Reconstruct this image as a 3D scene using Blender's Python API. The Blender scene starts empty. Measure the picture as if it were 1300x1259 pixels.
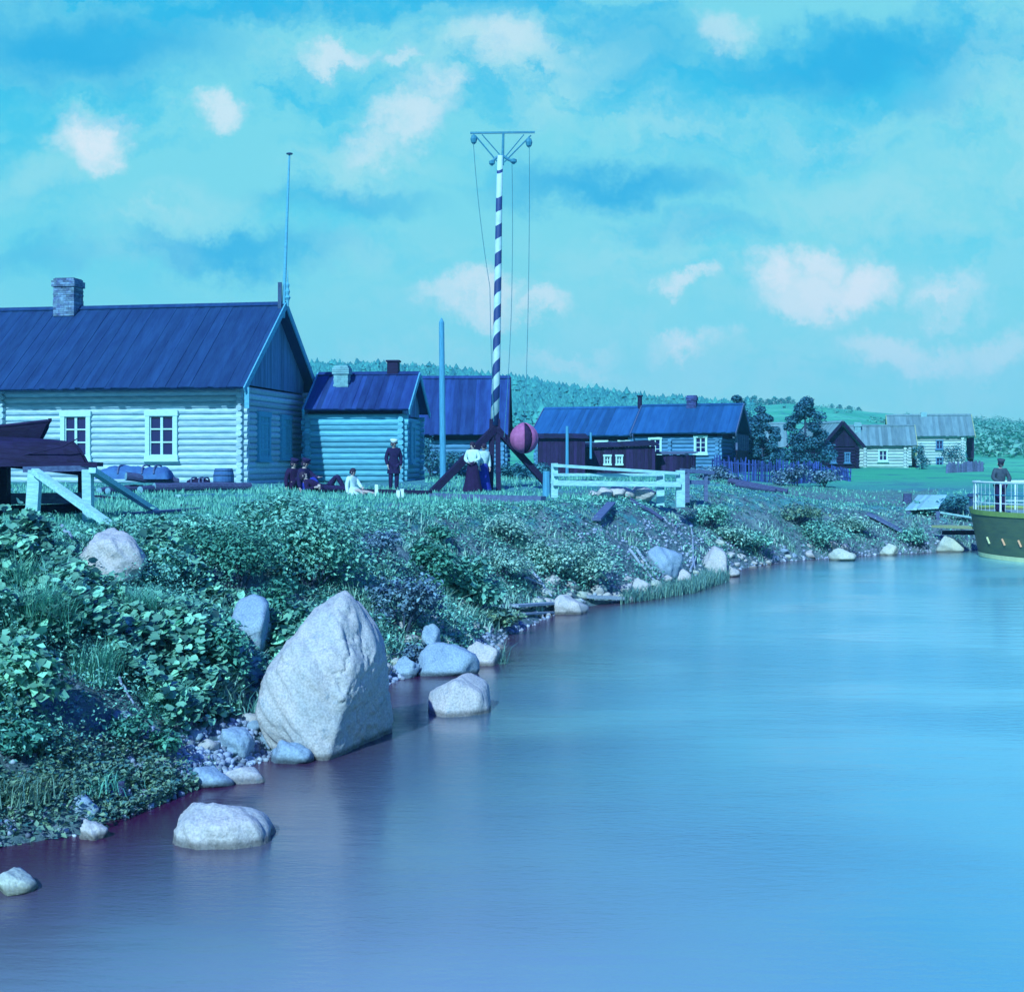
import bpy, bmesh, math, random
import numpy as np
from mathutils import Vector, Matrix, Euler
R = random.Random(11)
NR = np.random.default_rng(5)
scene = bpy.context.scene
COL = scene.collection
F, CX, HZ, EYE = 1700.0, 650.0, 590.0, 3.2        # focal length (photo px), centre, horizon, eye height over water
SUN = Vector((.355*math.cos(math.radians(37)), .935*math.cos(math.radians(37)), -math.sin(math.radians(37))))

def P(px, py, d):
    return Vector(((px-CX)/F*d, d, EYE-(py-HZ)/F*d))
def lin(c):
    out = []
    for v in c:
        v /= 255.0
        out.append(v/12.92 if v <= .04045 else ((v+.055)/1.055)**2.4)
    return tuple(out)

# ------------------------------------------------------------------ terrain
SHORE = [(-40, -30), (-14, -2), (-9, 5), (-6.2, 9.2), (-4.3, 11.2), (-3.74, 11.6), (-3.5, 12.4), (-3.15, 13.4), (-2.75, 14.5), (-2.3, 16.6), (-1.8, 19.9),
         (-1.33, 20.6), (-.51, 21.9), (-.1, 25), (.84, 28.6), (1.99, 30.7), (2.8, 31.3), (5.0, 35.4), (7.03, 41.2), (9.2, 44.6),
         (12.5, 47.3), (17.4, 50.4), (22, 53), (40, 58), (80, 70), (220, 120), (600, 240)]
_S = np.array(SHORE, float)
_POLY = np.vstack([_S, [[600, 3000], [-3000, 3000], [-3000, -30]]])
def _hash(ix, iy, s):
    n = (ix*374761393 + iy*668265263 + s*1442695041) & 0xffffffff
    n = ((n ^ (n >> 13))*1274126177) & 0xffffffff
    return ((n ^ (n >> 16)) & 0xffff)/65535.0
def vnoise(x, y, s=0):
    ix = np.floor(x).astype(np.int64); iy = np.floor(y).astype(np.int64)
    fx = x-ix; fy = y-iy
    fx = fx*fx*(3-2*fx); fy = fy*fy*(3-2*fy)
    a = _hash(ix, iy, s); b = _hash(ix+1, iy, s); c = _hash(ix, iy+1, s); d = _hash(ix+1, iy+1, s)
    return (a*(1-fx)+b*fx)*(1-fy)+(c*(1-fx)+d*fx)*fy
def fbm(x, y, s=0, o=4):
    t = 0; a = .5
    for k in range(o):
        t = t+a*(vnoise(x, y, s+k)-.5); x = x*2.03+7.1; y = y*2.03+3.3; a *= .5
    return t
def sdist(x, y):
    x = np.asarray(x, float); y = np.asarray(y, float)
    best = np.full(x.shape, 1e9)
    for (ax, ay), (bx, by) in zip(_S[:-1], _S[1:]):
        dx, dy = bx-ax, by-ay
        t = np.clip(((x-ax)*dx+(y-ay)*dy)/(dx*dx+dy*dy), 0, 1)
        best = np.minimum(best, np.hypot(x-ax-t*dx, y-ay-t*dy))
    ins = np.zeros(x.shape, bool)
    n = len(_POLY)
    for i in range(n):
        ax, ay = _POLY[i]; bx, by = _POLY[(i+1) % n]
        if ay == by: continue
        c = ((ay > y) != (by > y)) & (x < (bx-ax)*(y-ay)/(by-ay)+ax)
        ins ^= c
    return np.where(ins, best, -best)
CREST_PX = [-600, 300, 395, 450, 500, 560, 640, 700, 760, 820, 880, 950, 1000, 1060, 1100, 1200, 1300, 1500, 2200]
CREST_PY = [470, 472, 474, 473, 474, 480, 492, 500, 507, 514, 520, 520, 516, 522, 527, 536, 541, 545, 545]
def terr(x, y):
    x = np.asarray(x, float); y = np.asarray(y, float)
    x, y = np.broadcast_arrays(x, y)
    yy = np.maximum(y, 3.0)
    u = x/yy
    s = sdist(x, y)
    W = np.interp(y, [9, 14, 20, 28, 31, 36, 46, 52], [4.2, 4.6, 5.0, 4.4, 3.5, 3.4, 3.6, 4.5])
    za = np.interp(y, [0, 30, 40, 45, 50, 58, 110, 140], [2.15, 2.18, 2.2, 2.25, 2.48, 2.55, 3.0, 3.4])
    zb = np.interp(y, [0, 40, 47, 52, 56, 62, 85, 110, 140], [2.1, 2.1, 2.0, 1.5, 1.6, 2.0, 2.5, 3.07, 3.6])
    k = np.clip((u-.12)/.16, 0, 1); k = k*k*(3-2*k)
    base = za*(1-k)+zb*k
    t = np.clip(s/W, 0, 1)
    prof = np.clip(.62*(1-(1-t)**2.2)+.38*t*t*(3-2*t), 0, 1)
    bump = (fbm(x*.9, y*.9, 3)*.62+fbm(x*.62+5, y*.62, 13, 2)*.5*np.where(y < 34, 1, .4))*np.sin(np.clip(t, 0, 1)*math.pi)**.7
    fine = fbm(x*2.7, y*2.7, 9, 3)*.16*np.clip(t*2.5, 0, 1)*np.where(y < 70, 1, 0)
    z = prof*base+bump*.8+fine
    und = fbm(x*.13, y*.13, 21, 3)*.22*np.clip((s-W)/6, 0, 1)
    z = z+und
    wet = np.where(s < 0, -.42*np.minimum(-s, 4)-.02, z)
    crest_py = np.interp(u*F+CX, CREST_PX, CREST_PY)
    cz = (HZ-crest_py)/F*620
    h = np.clip((y-135)/(620-135), 0, 1); h = h*h*(3-2*h)*.35+h*.65
    z2 = wet+h*np.maximum(cz-.4, 0)+np.where(y > 135, fbm(x*.02, y*.02, 31, 3)*6*np.clip((y-135)/100, 0, 1), 0)
    z2 = np.where(y > 640, z2-(y-640)*.05, z2)
    return z2
def gz(x, y):
    return float(terr(np.array([x]), np.array([y]))[0])
def hit(px, py):
    d = np.arange(8, 140, .08)
    x = (px-CX)/F*d
    ray = EYE-(py-HZ)/F*d
    t = np.maximum(terr(x, d), 0)
    i = np.argmax(ray <= t)
    if ray[i] > t[i]: i = len(d)-1
    return Vector((x[i], d[i], t[i]))

# ------------------------------------------------------------------ materials
def new_mat(name):
    m = bpy.data.materials.new(name); m.use_nodes = True
    nt = m.node_tree
    return m, nt, nt.nodes, nt.links, nt.nodes['Principled BSDF']
def mat(name, col, col2=None, rough=.85, scale=6, stretch=(1, 1, 1), tint=.35, bump=.15, bscale=None, spec=.25, metal=0, detail=6, contrast=(.35, .65)):
    """two-tone noise in object space, plus a per-face tint and a bump"""
    m, nt, N, L, b = new_mat(name)
    col2 = col2 or tuple(c*.55 for c in col)
    tc = N.new('ShaderNodeTexCoord'); mp = N.new('ShaderNodeMapping'); mp.inputs['Scale'].default_value = stretch
    L.new(tc.outputs['Object'], mp.inputs['Vector'])
    no = N.new('ShaderNodeTexNoise'); no.inputs['Scale'].default_value = scale; no.inputs['Detail'].default_value = detail; no.inputs['Roughness'].default_value = .62
    L.new(mp.outputs['Vector'], no.inputs['Vector'])
    mr = N.new('ShaderNodeMapRange'); mr.inputs['From Min'].default_value = contrast[0]; mr.inputs['From Max'].default_value = contrast[1]
    L.new(no.outputs['Fac'], mr.inputs['Value'])
    mx = N.new('ShaderNodeMix'); mx.data_type = 'RGBA'
    mx.inputs['A'].default_value = (*col, 1); mx.inputs['B'].default_value = (*col2, 1)
    L.new(mr.outputs['Result'], mx.inputs['Factor'])
    at = N.new('ShaderNodeAttribute'); at.attribute_name = 'tint'
    ml = N.new('ShaderNodeMath'); ml.operation = 'MULTIPLY_ADD'; ml.inputs[1].default_value = tint; ml.inputs[2].default_value = 1.0
    L.new(at.outputs['Fac'], ml.inputs[0])
    vm = N.new('ShaderNodeVectorMath'); vm.operation = 'SCALE'
    L.new(mx.outputs['Result'], vm.inputs[0]); L.new(ml.outputs[0], vm.inputs['Scale'])
    L.new(vm.outputs[0], b.inputs['Base Color'])
    b.inputs['Roughness'].default_value = rough; b.inputs['Metallic'].default_value = metal
    b.inputs['Specular IOR Level'].default_value = spec
    if bump:
        n2 = N.new('ShaderNodeTexNoise'); n2.inputs['Scale'].default_value = bscale or scale*3; n2.inputs['Detail'].default_value = 5
        L.new(mp.outputs['Vector'], n2.inputs['Vector'])
        bp = N.new('ShaderNodeBump'); bp.inputs['Strength'].default_value = bump; bp.inputs['Distance'].default_value = .05
        L.new(n2.outputs['Fac'], bp.inputs['Height']); L.new(bp.outputs['Normal'], b.inputs['Normal'])
    return m
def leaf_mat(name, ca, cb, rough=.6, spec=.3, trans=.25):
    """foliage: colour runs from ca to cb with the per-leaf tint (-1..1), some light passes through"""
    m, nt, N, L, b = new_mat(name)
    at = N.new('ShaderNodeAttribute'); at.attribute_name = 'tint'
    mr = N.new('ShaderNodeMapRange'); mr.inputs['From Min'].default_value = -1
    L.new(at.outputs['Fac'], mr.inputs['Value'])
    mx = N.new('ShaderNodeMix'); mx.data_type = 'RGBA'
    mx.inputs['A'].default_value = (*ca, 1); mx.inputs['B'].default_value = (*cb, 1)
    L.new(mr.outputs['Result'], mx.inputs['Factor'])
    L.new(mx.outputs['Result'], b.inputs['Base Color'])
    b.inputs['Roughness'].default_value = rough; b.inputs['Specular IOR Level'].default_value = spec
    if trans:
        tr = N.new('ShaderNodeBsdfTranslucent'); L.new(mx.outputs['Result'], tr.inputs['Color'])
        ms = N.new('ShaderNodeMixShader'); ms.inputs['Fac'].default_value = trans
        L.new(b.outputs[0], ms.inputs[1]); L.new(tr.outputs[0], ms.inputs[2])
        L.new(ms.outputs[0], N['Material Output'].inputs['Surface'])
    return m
M = {}
M['log'] = mat('log_pale', (.42, .62, .72), (.24, .44, .56), rough=.8, scale=2.2, stretch=(1, 6, 6), tint=.16, bump=.3, bscale=9)
M['log_blue'] = mat('log_blue', (.12, .45, .58), (.08, .30, .44), rough=.8, scale=2.2, stretch=(1, 6, 6), tint=.2, bump=.3, bscale=9)
M['log_grey'] = mat('log_grey', (.17, .36, .50), (.11, .24, .38), rough=.85, scale=2.2, stretch=(1, 6, 6), tint=.2, bump=.3, bscale=9)
M['log_far'] = mat('log_weathered_white', (.38, .56, .58), (.27, .42, .46), rough=.85, scale=2, stretch=(1, 6, 6), tint=.2, bump=.2)
M['log_mid'] = mat('log_slate', (.09, .27, .46), (.05, .17, .34), rough=.85, scale=2, stretch=(1, 6, 6), tint=.25, bump=.2)
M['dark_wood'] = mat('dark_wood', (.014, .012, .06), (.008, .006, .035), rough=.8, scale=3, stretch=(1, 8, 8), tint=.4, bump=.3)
M['brown_wood'] = mat('dark_violet_wood', (.022, .014, .075), (.013, .009, .045), rough=.85, scale=2, stretch=(4, 4, 1), tint=.4, bump=.2)
M['roof'] = mat('roof_board_blue', (.013, .055, .165), (.008, .034, .12), rough=.8, scale=1.6, stretch=(3, .5, .5), tint=.10, bump=.35, bscale=12, spec=.15)
M['roof_dark'] = mat('roof_board_dark', (.02, .065, .24), (.012, .035, .16), rough=.85, scale=1.2, stretch=(3, .6, .6), tint=.3, bump=.3, bscale=12, spec=.15)
M['roof_light'] = mat('roof_board_bright', (.016, .10, .27), (.010, .07, .21), rough=.8, scale=1.2, stretch=(3, .5, .5), tint=.25, bump=.3, bscale=12, spec=.15)
M['roof_far'] = mat('roof_board_grey', (.15, .28, .32), (.10, .20, .24), rough=.85, scale=1.2, stretch=(3, .5, .5), tint=.2, bump=.2, spec=.15)
M['trim'] = mat('trim_white', (.42, .70, .72), (.33, .58, .62), rough=.7, scale=5, stretch=(1, 1, 4), tint=.1, bump=.12)
M['trim_blue'] = mat('trim_blue', (.10, .42, .58), (.07, .30, .46), rough=.75, scale=5, stretch=(1, 1, 4), tint=.15, bump=.12)
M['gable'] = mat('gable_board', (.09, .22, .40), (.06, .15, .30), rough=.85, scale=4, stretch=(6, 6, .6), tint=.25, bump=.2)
M['plank'] = mat('plank_pale', (.34, .66, .70), (.22, .46, .54), rough=.85, scale=4, stretch=(1, 5, 5), tint=.2, bump=.3)
M['plank_grey'] = mat('plank_grey', (.10, .16, .30), (.06, .09, .20), rough=.85, scale=4, stretch=(1, 5, 5), tint=.3, bump=.3)
M['plank_yellow'] = mat('plank_yellow', (.38, .48, .24), (.26, .36, .22), rough=.85, scale=4, stretch=(1, 5, 5), tint=.2, bump=.2)
M['post_blue'] = mat('post_blue', (.07, .33, .52), (.05, .24, .40), rough=.7, scale=5, stretch=(4, 4, .5), tint=.1, bump=.15)
M['brick'] = mat('brick', (.16, .30, .42), (.06, .10, .24), rough=.9, scale=5, tint=.4, bump=.5, bscale=22)
M['brick_dark'] = mat('brick_dark', (.05, .08, .24), (.03, .04, .14), rough=.9, scale=5, tint=.4, bump=.4)
M['plaster'] = mat('plaster', (.20, .45, .50), (.14, .33, .40), rough=.9, scale=4, tint=.1, bump=.2)
M['white'] = mat('white_paint', (.60, .78, .80), (.48, .66, .70), rough=.5, scale=8, tint=.1, bump=.08)
M['stripe_blue'] = mat('mast_blue', (.02, .05, .30), (.015, .04, .22), rough=.5, scale=8, tint=.1, bump=.08)
M['iron'] = mat('iron', (.03, .09, .20), (.02, .05, .13), rough=.5, scale=10, tint=.1, bump=.1)
M['iron_teal'] = mat('iron_teal', (.04, .24, .36), (.03, .17, .28), rough=.5, scale=10, tint=.1, bump=.05)
M['rope'] = mat('rope', (.06, .25, .36), rough=.9, scale=30, tint=.1, bump=.1)
M['red'] = mat('red_canvas', (.40, .13, .32), (.29, .09, .23), rough=.75, scale=7, tint=.1, bump=.15)
M['black'] = mat('black_canvas', (.03, .012, .07), rough=.8, scale=7, tint=.1, bump=.15)
M['skin'] = mat('skin', (.42, .38, .38), (.36, .31, .32), rough=.6, scale=20, tint=0, bump=0)
M['hair'] = mat('hair', (.03, .02, .06), rough=.7, scale=40, tint=0, bump=.2)
M['coat'] = mat('dark_cloth', (.018, .012, .075), (.01, .008, .05), rough=.9, scale=9, tint=.1, bump=.2)
M['coat_brown'] = mat('brown_cloth', (.02, .008, .06), (.012, .005, .04), rough=.9, scale=9, tint=.1, bump=.2)
M['coat_grey'] = mat('grey_cloth', (.05, .085, .12), (.03, .05, .085), rough=.9, scale=9, tint=.1, bump=.2)
M['blouse'] = mat('white_cloth', (.52, .74, .76), (.40, .62, .66), rough=.85, scale=9, tint=.1, bump=.2)
M['skirt_blue'] = mat('blue_cloth', (.02, .04, .38), (.015, .025, .26), rough=.85, scale=9, tint=.1, bump=.2)
M['shoe'] = mat('shoe_leather', (.012, .01, .04), rough=.5, scale=9, tint=0, bump=0)
M['hull'] = mat('hull_green', (.085, .14, .085), (.055, .10, .08), rough=.55, scale=1.6, stretch=(.6, .6, 3), tint=.12, bump=.15, bscale=5)
M['hull_band'] = mat('hull_yellow', (.62, .70, .42), (.5, .6, .36), rough=.6, scale=3, tint=.1, bump=.1)
M['hull_rail'] = mat('hull_gunwale', (.22, .36, .10), (.17, .28, .09), rough=.6, scale=3, tint=.1, bump=.1)
M['orange'] = mat('orange_paint', (.75, .45, .28), (.6, .33, .22), rough=.6, scale=6, tint=.1, bump=.05)
M['deck'] = mat('deck_plank', (.2, .34, .36), (.14, .25, .28), rough=.8, scale=3, stretch=(1, 6, 6), tint=.2, bump=.15)
M['tarp'] = mat('tarpaulin', (.05, .17, .38), (.035, .10, .28), rough=.85, scale=3, tint=.2, bump=.5, bscale=7)
M['bark'] = mat('bark', (.07, .10, .22), (.04, .05, .13), rough=.95, scale=4, stretch=(1, 5, 5), tint=.3, bump=.6)
M['cut'] = mat('log_end', (.18, .40, .50), (.12, .28, .38), rough=.9, scale=12, tint=.2, bump=.1)
M['drift'] = mat('driftwood', (.34, .45, .55), (.2, .28, .40), rough=.9, scale=6, stretch=(1, 5, 5), tint=.3, bump=.3)
M['trunk'] = mat('tree_bark', (.05, .08, .16), (.03, .05, .11), rough=.95, scale=6, stretch=(4, 4, 1), tint=.2, bump=.5)
M['stem'] = mat('shrub_stem', (.05, .08, .14), (.03, .05, .09), rough=.95, scale=12, tint=.2, bump=.2)
def rock_mat(name, c1, c2, spots):
    m, nt, N, L, b = new_mat(name)
    tc = N.new('ShaderNodeTexCoord')
    n1 = N.new('ShaderNodeTexNoise'); n1.inputs['Scale'].default_value = 1.6; n1.inputs['Detail'].default_value = 8; n1.inputs['Roughness'].default_value = .7
    n2 = N.new('ShaderNodeTexNoise'); n2.inputs['Scale'].default_value = 42; n2.inputs['Detail'].default_value = 4
    vo = N.new('ShaderNodeTexNoise'); vo.inputs['Scale'].default_value = 7; vo.inputs['Detail'].default_value = 8; vo.inputs['Roughness'].default_value = .75
    for n in (n1, n2, vo): L.new(tc.outputs['Object'], n.inputs['Vector'])
    cr = N.new('ShaderNodeValToRGB'); cr.color_ramp.elements[0].position = .35; cr.color_ramp.elements[1].position = .66
    cr.color_ramp.elements[0].color = (*c2, 1); cr.color_ramp.elements[1].color = (*c1, 1)
    L.new(n1.outputs['Fac'], cr.inputs['Fac'])
    mr = N.new('ShaderNodeMapRange'); mr.inputs['From Min'].default_value = .38; mr.inputs['From Max'].default_value = .62; mr.inputs['To Min'].default_value = .82; mr.inputs['To Max'].default_value = 1.12
    L.new(n2.outputs['Fac'], mr.inputs['Value'])
    mr2 = N.new('ShaderNodeMapRange'); mr2.inputs['From Min'].default_value = .56; mr2.inputs['From Max'].default_value = .68; mr2.inputs['To Max'].default_value = .75
    L.new(vo.outputs['Fac'], mr2.inputs['Value'])
    mx = N.new('ShaderNodeMix'); mx.data_type = 'RGBA'; mx.inputs['B'].default_value = (*spots, 1)
    L.new(mr2.outputs[0], mx.inputs['Factor']); L.new(cr.outputs['Color'], mx.inputs['A'])
    vm = N.new('ShaderNodeVectorMath'); vm.operation = 'SCALE'
    L.new(mx.outputs['Result'], vm.inputs[0]); L.new(mr.outputs[0], vm.inputs['Scale'])
    # wet, darker foot just over the water (height in the world, real stain)
    ge = N.new('ShaderNodeNewGeometry'); sx = N.new('ShaderNodeSeparateXYZ'); L.new(ge.outputs['Position'], sx.inputs[0])
    wl = N.new('ShaderNodeMapRange'); wl.inputs['From Min'].default_value = .035; wl.inputs['From Max'].default_value = .085; wl.inputs['To Min'].default_value = .38
    ad = N.new('ShaderNodeMath'); ad.operation = 'MULTIPLY_ADD'; ad.inputs[1].default_value = .05
    L.new(vo.outputs['Fac'], ad.inputs[0]); L.new(sx.outputs['Z'], ad.inputs[2])
    sb = N.new('ShaderNodeMath'); sb.operation = 'SUBTRACT'; sb.inputs[1].default_value = .025; L.new(ad.outputs[0], sb.inputs[0])
    L.new(sb.outputs[0], wl.inputs['Value'])
    v2 = N.new('ShaderNodeVectorMath'); v2.operation = 'SCALE'; L.new(vm.outputs[0], v2.inputs[0]); L.new(wl.outputs[0], v2.inputs['Scale'])
    L.new(v2.outputs[0], b.inputs['Base Color'])
    b.inputs['Roughness'].default_value = .85; b.inputs['Specular IOR Level'].default_value = .25
    bp = N.new('ShaderNodeBump'); bp.inputs['Strength'].default_value = .55; bp.inputs['Distance'].default_value = .04
    ad2 = N.new('ShaderNodeMath'); ad2.operation = 'ADD'
    mu = N.new('ShaderNodeMath'); mu.operation = 'MULTIPLY'; mu.inputs[1].default_value = .3
    L.new(n2.outputs['Fac'], mu.inputs[0]); L.new(mu.outputs[0], ad2.inputs[0]); L.new(vo.outputs['Fac'], ad2.inputs[1])
    L.new(ad2.outputs[0], bp.inputs['Height']); L.new(bp.outputs['Normal'], b.inputs['Normal'])
    return m
M['rock'] = rock_mat('pale_granite', (.52, .51, .52), (.37, .42, .46), (.18, .28, .38))
M['rock_b'] = rock_mat('blue_granite', (.30, .44, .55), (.2, .31, .46), (.12, .2, .36))
M['rock_y'] = rock_mat('ochre_granite', (.50, .56, .46), (.34, .45, .46), (.2, .3, .4))

# ------------------------------------------------------------------ mesh helpers
class MB:
    def __init__(s): s.v = []; s.f = []; s.t = []
    def add(s, vs, fs, tint=None):
        o = len(s.v); s.v.extend([tuple(v) for v in vs])
        t = R.uniform(-1, 1) if tint is None else tint
        for f in fs: s.f.append(tuple(i+o for i in f)); s.t.append(t)
    def beam(s, a, b, w, h, up=(0, 0, 1), tint=None, taper=1.0):
        a, b = Vector(a), Vector(b); d = (b-a).normalized(); up = Vector(up)
        if abs(d.dot(up)) > .98: up = Vector((0, 1, 0))
        x = d.cross(up).normalized(); y = x.cross(d)
        vs = []
        for p, k in ((a, 1), (b, taper)):
            for sx, sy in ((-1, -1), (1, -1), (1, 1), (-1, 1)): vs.append(p+x*sx*w/2*k+y*sy*h/2*k)
        s.add(vs, [(3, 2, 1, 0), (4, 5, 6, 7), (0, 1, 5, 4), (1, 2, 6, 5), (2, 3, 7, 6), (3, 0, 4, 7)], tint)
    def box(s, lo, hi, tint=None):
        x0, y0, z0 = lo; x1, y1, z1 = hi
        vs = [(x0, y0, z0), (x1, y0, z0), (x1, y1, z0), (x0, y1, z0), (x0, y0, z1), (x1, y0, z1), (x1, y1, z1), (x0, y1, z1)]
        s.add(vs, [(3, 2, 1, 0), (4, 5, 6, 7), (0, 1, 5, 4), (1, 2, 6, 5), (2, 3, 7, 6), (3, 0, 4, 7)], tint)
    def cyl(s, a, b, r0, r1=None, n=10, tint=None, caps=True, wob=0):
        a, b = Vector(a), Vector(b); r1 = r0 if r1 is None else r1
        d = (b-a).normalized(); up = Vector((0, 0, 1)) if abs(d.z) < .95 else Vector((1, 0, 0))
        x = d.cross(up).normalized(); y = x.cross(d)
        vs = []
        for p, r in ((a, r0), (b, r1)):
            for i in range(n):
                q = 2*math.pi*i/n; k = r*(1+R.uniform(-wob, wob))
                vs.append(p+x*math.cos(q)*k+y*math.sin(q)*k)
        fs = [(i, (i+1) % n, n+(i+1) % n, n+i) for i in range(n)]
        if caps: fs += [tuple(range(n-1, -1, -1)), tuple(range(n, 2*n))]
        s.add(vs, fs, tint)
    def tube(s, pts, r, n=6, tint=None):
        pts = [Vector(p) for p in pts]; rs = r if isinstance(r, (list, tuple)) else [r]*len(pts)
        vs = []
        for i, p in enumerate(pts):
            d = (pts[min(i+1, len(pts)-1)]-pts[max(i-1, 0)]).normalized()
            up = Vector((0, 0, 1)) if abs(d.z) < .95 else Vector((1, 0, 0))
            x = d.cross(up).normalized(); y = x.cross(d)
            for k in range(n):
                q = 2*math.pi*k/n; vs.append(p+x*math.cos(q)*rs[i]+y*math.sin(q)*rs[i])
        fs = []
        for i in range(len(pts)-1):
            for k in range(n): fs.append((i*n+k, i*n+(k+1) % n, (i+1)*n+(k+1) % n, (i+1)*n+k))
        fs += [tuple(range(n-1, -1, -1)), tuple(range((len(pts)-1)*n, len(pts)*n))]
        s.add(vs, fs, tint)
    def lathe(s, prof, n=16, c=(0, 0, 0), tint=None):
        vs = []; cx, cy, cz = c
        for r, z in prof:
            for k in range(n): q = 2*math.pi*k/n; vs.append((cx+r*math.cos(q), cy+r*math.sin(q), cz+z))
        fs = []
        for i in range(len(prof)-1):
            for k in range(n): fs.append((i*n+k, i*n+(k+1) % n, (i+1)*n+(k+1) % n, (i+1)*n+k))
        fs += [tuple(range(n-1, -1, -1)), tuple(range((len(prof)-1)*n, len(prof)*n))]
        s.add(vs, fs, tint)
    def build(s, name, m, parent=None, smooth=False):
        me = bpy.data.meshes.new(name); me.from_pydata(s.v, [], s.f)
        at = me.attributes.new('tint', 'FLOAT', 'FACE'); at.data.foreach_set('value', np.array(s.t, np.float32))
        me.materials.append(M[m] if isinstance(m, str) else m)
        if smooth: me.polygons.foreach_set('use_smooth', [True]*len(me.polygons))
        me.update()
        o = bpy.data.objects.new(name, me); COL.objects.link(o)
        if parent: o.parent = parent
        return o
def fast_mesh(name, V, Fc, tint, m, parent=None, smooth=False):
    """V (n,3), Fc (m,k) all the same k, tint (m,)"""
    me = bpy.data.meshes.new(name)
    V = np.ascontiguousarray(V, np.float32); Fc = np.ascontiguousarray(Fc, np.int32)
    me.vertices.add(len(V)); me.vertices.foreach_set('co', V.ravel())
    me.loops.add(Fc.size); me.loops.foreach_set('vertex_index', Fc.ravel())
    me.polygons.add(len(Fc)); me.polygons.foreach_set('loop_start', np.arange(0, Fc.size, Fc.shape[1], dtype=np.int32))
    me.update(calc_edges=True)
    if smooth: me.polygons.foreach_set('use_smooth', np.ones(len(Fc), bool))
    if tint is not None:
        at = me.attributes.new('tint', 'FLOAT', 'FACE'); at.data.foreach_set('value', np.ascontiguousarray(tint, np.float32))
    me.materials.append(M[m] if isinstance(m, str) else m)
    me.validate()
    o = bpy.data.objects.new(name, me); COL.objects.link(o)
    if parent: o.parent = parent
    return o
def tag(o, label, cat, group=None):
    o['label'] = label; o['category'] = cat
    if group: o['group'] = group
    return o
def thing(name, label, cat, loc=(0, 0, 0), rz=0, group=None):
    o = bpy.data.objects.new(name, None); COL.objects.link(o)
    o.empty_display_size = .3; o.location = loc; o.rotation_euler = (0, 0, rz)
    return tag(o, label, cat, group)
def copy_tree(o, label=None, loc=None, rz=None, scale=None):
    c = o.copy(); COL.objects.link(c)
    if label: c['label'] = label
    if loc is not None: c.location = loc
    if rz is not None: c.rotation_euler = (0, 0, rz)
    if scale is not None: c.scale = scale
    def rec(src, dst):
        for ch in src.children:
            k = ch.copy(); COL.objects.link(k); k.parent = dst; rec(ch, k)
    rec(o, c)
    return c

# ------------------------------------------------------------------ camera, light, sky
cam = bpy.data.cameras.new('camera'); co = bpy.data.objects.new('camera', cam); COL.objects.link(co)
cam.sensor_width = 36; cam.lens = F/1300*36; cam.clip_start = .1; cam.clip_end = 6000
cam.shift_y = (HZ-629.5)/1300
co.location = (0, 0, EYE); co.rotation_euler = (math.pi/2, 0, 0)
scene.camera = co
sl = bpy.data.lights.new('sun', 'SUN'); so = bpy.data.objects.new('sun', sl); COL.objects.link(so)
sl.energy = 4.6; sl.angle = math.radians(.6); sl.color = (.62, .90, 1.0)
so.rotation_euler = SUN.to_track_quat('-Z', 'Y').to_euler()
so.location = (-20, -20, 40)
vs_ = scene.view_settings
scene.display_settings.display_device = 'sRGB'
vs_.view_transform = 'Standard'; vs_.look = 'None'; vs_.gamma = 1; vs_.exposure = .35
try: vs_.use_curve_mapping = False
except Exception: pass

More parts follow.
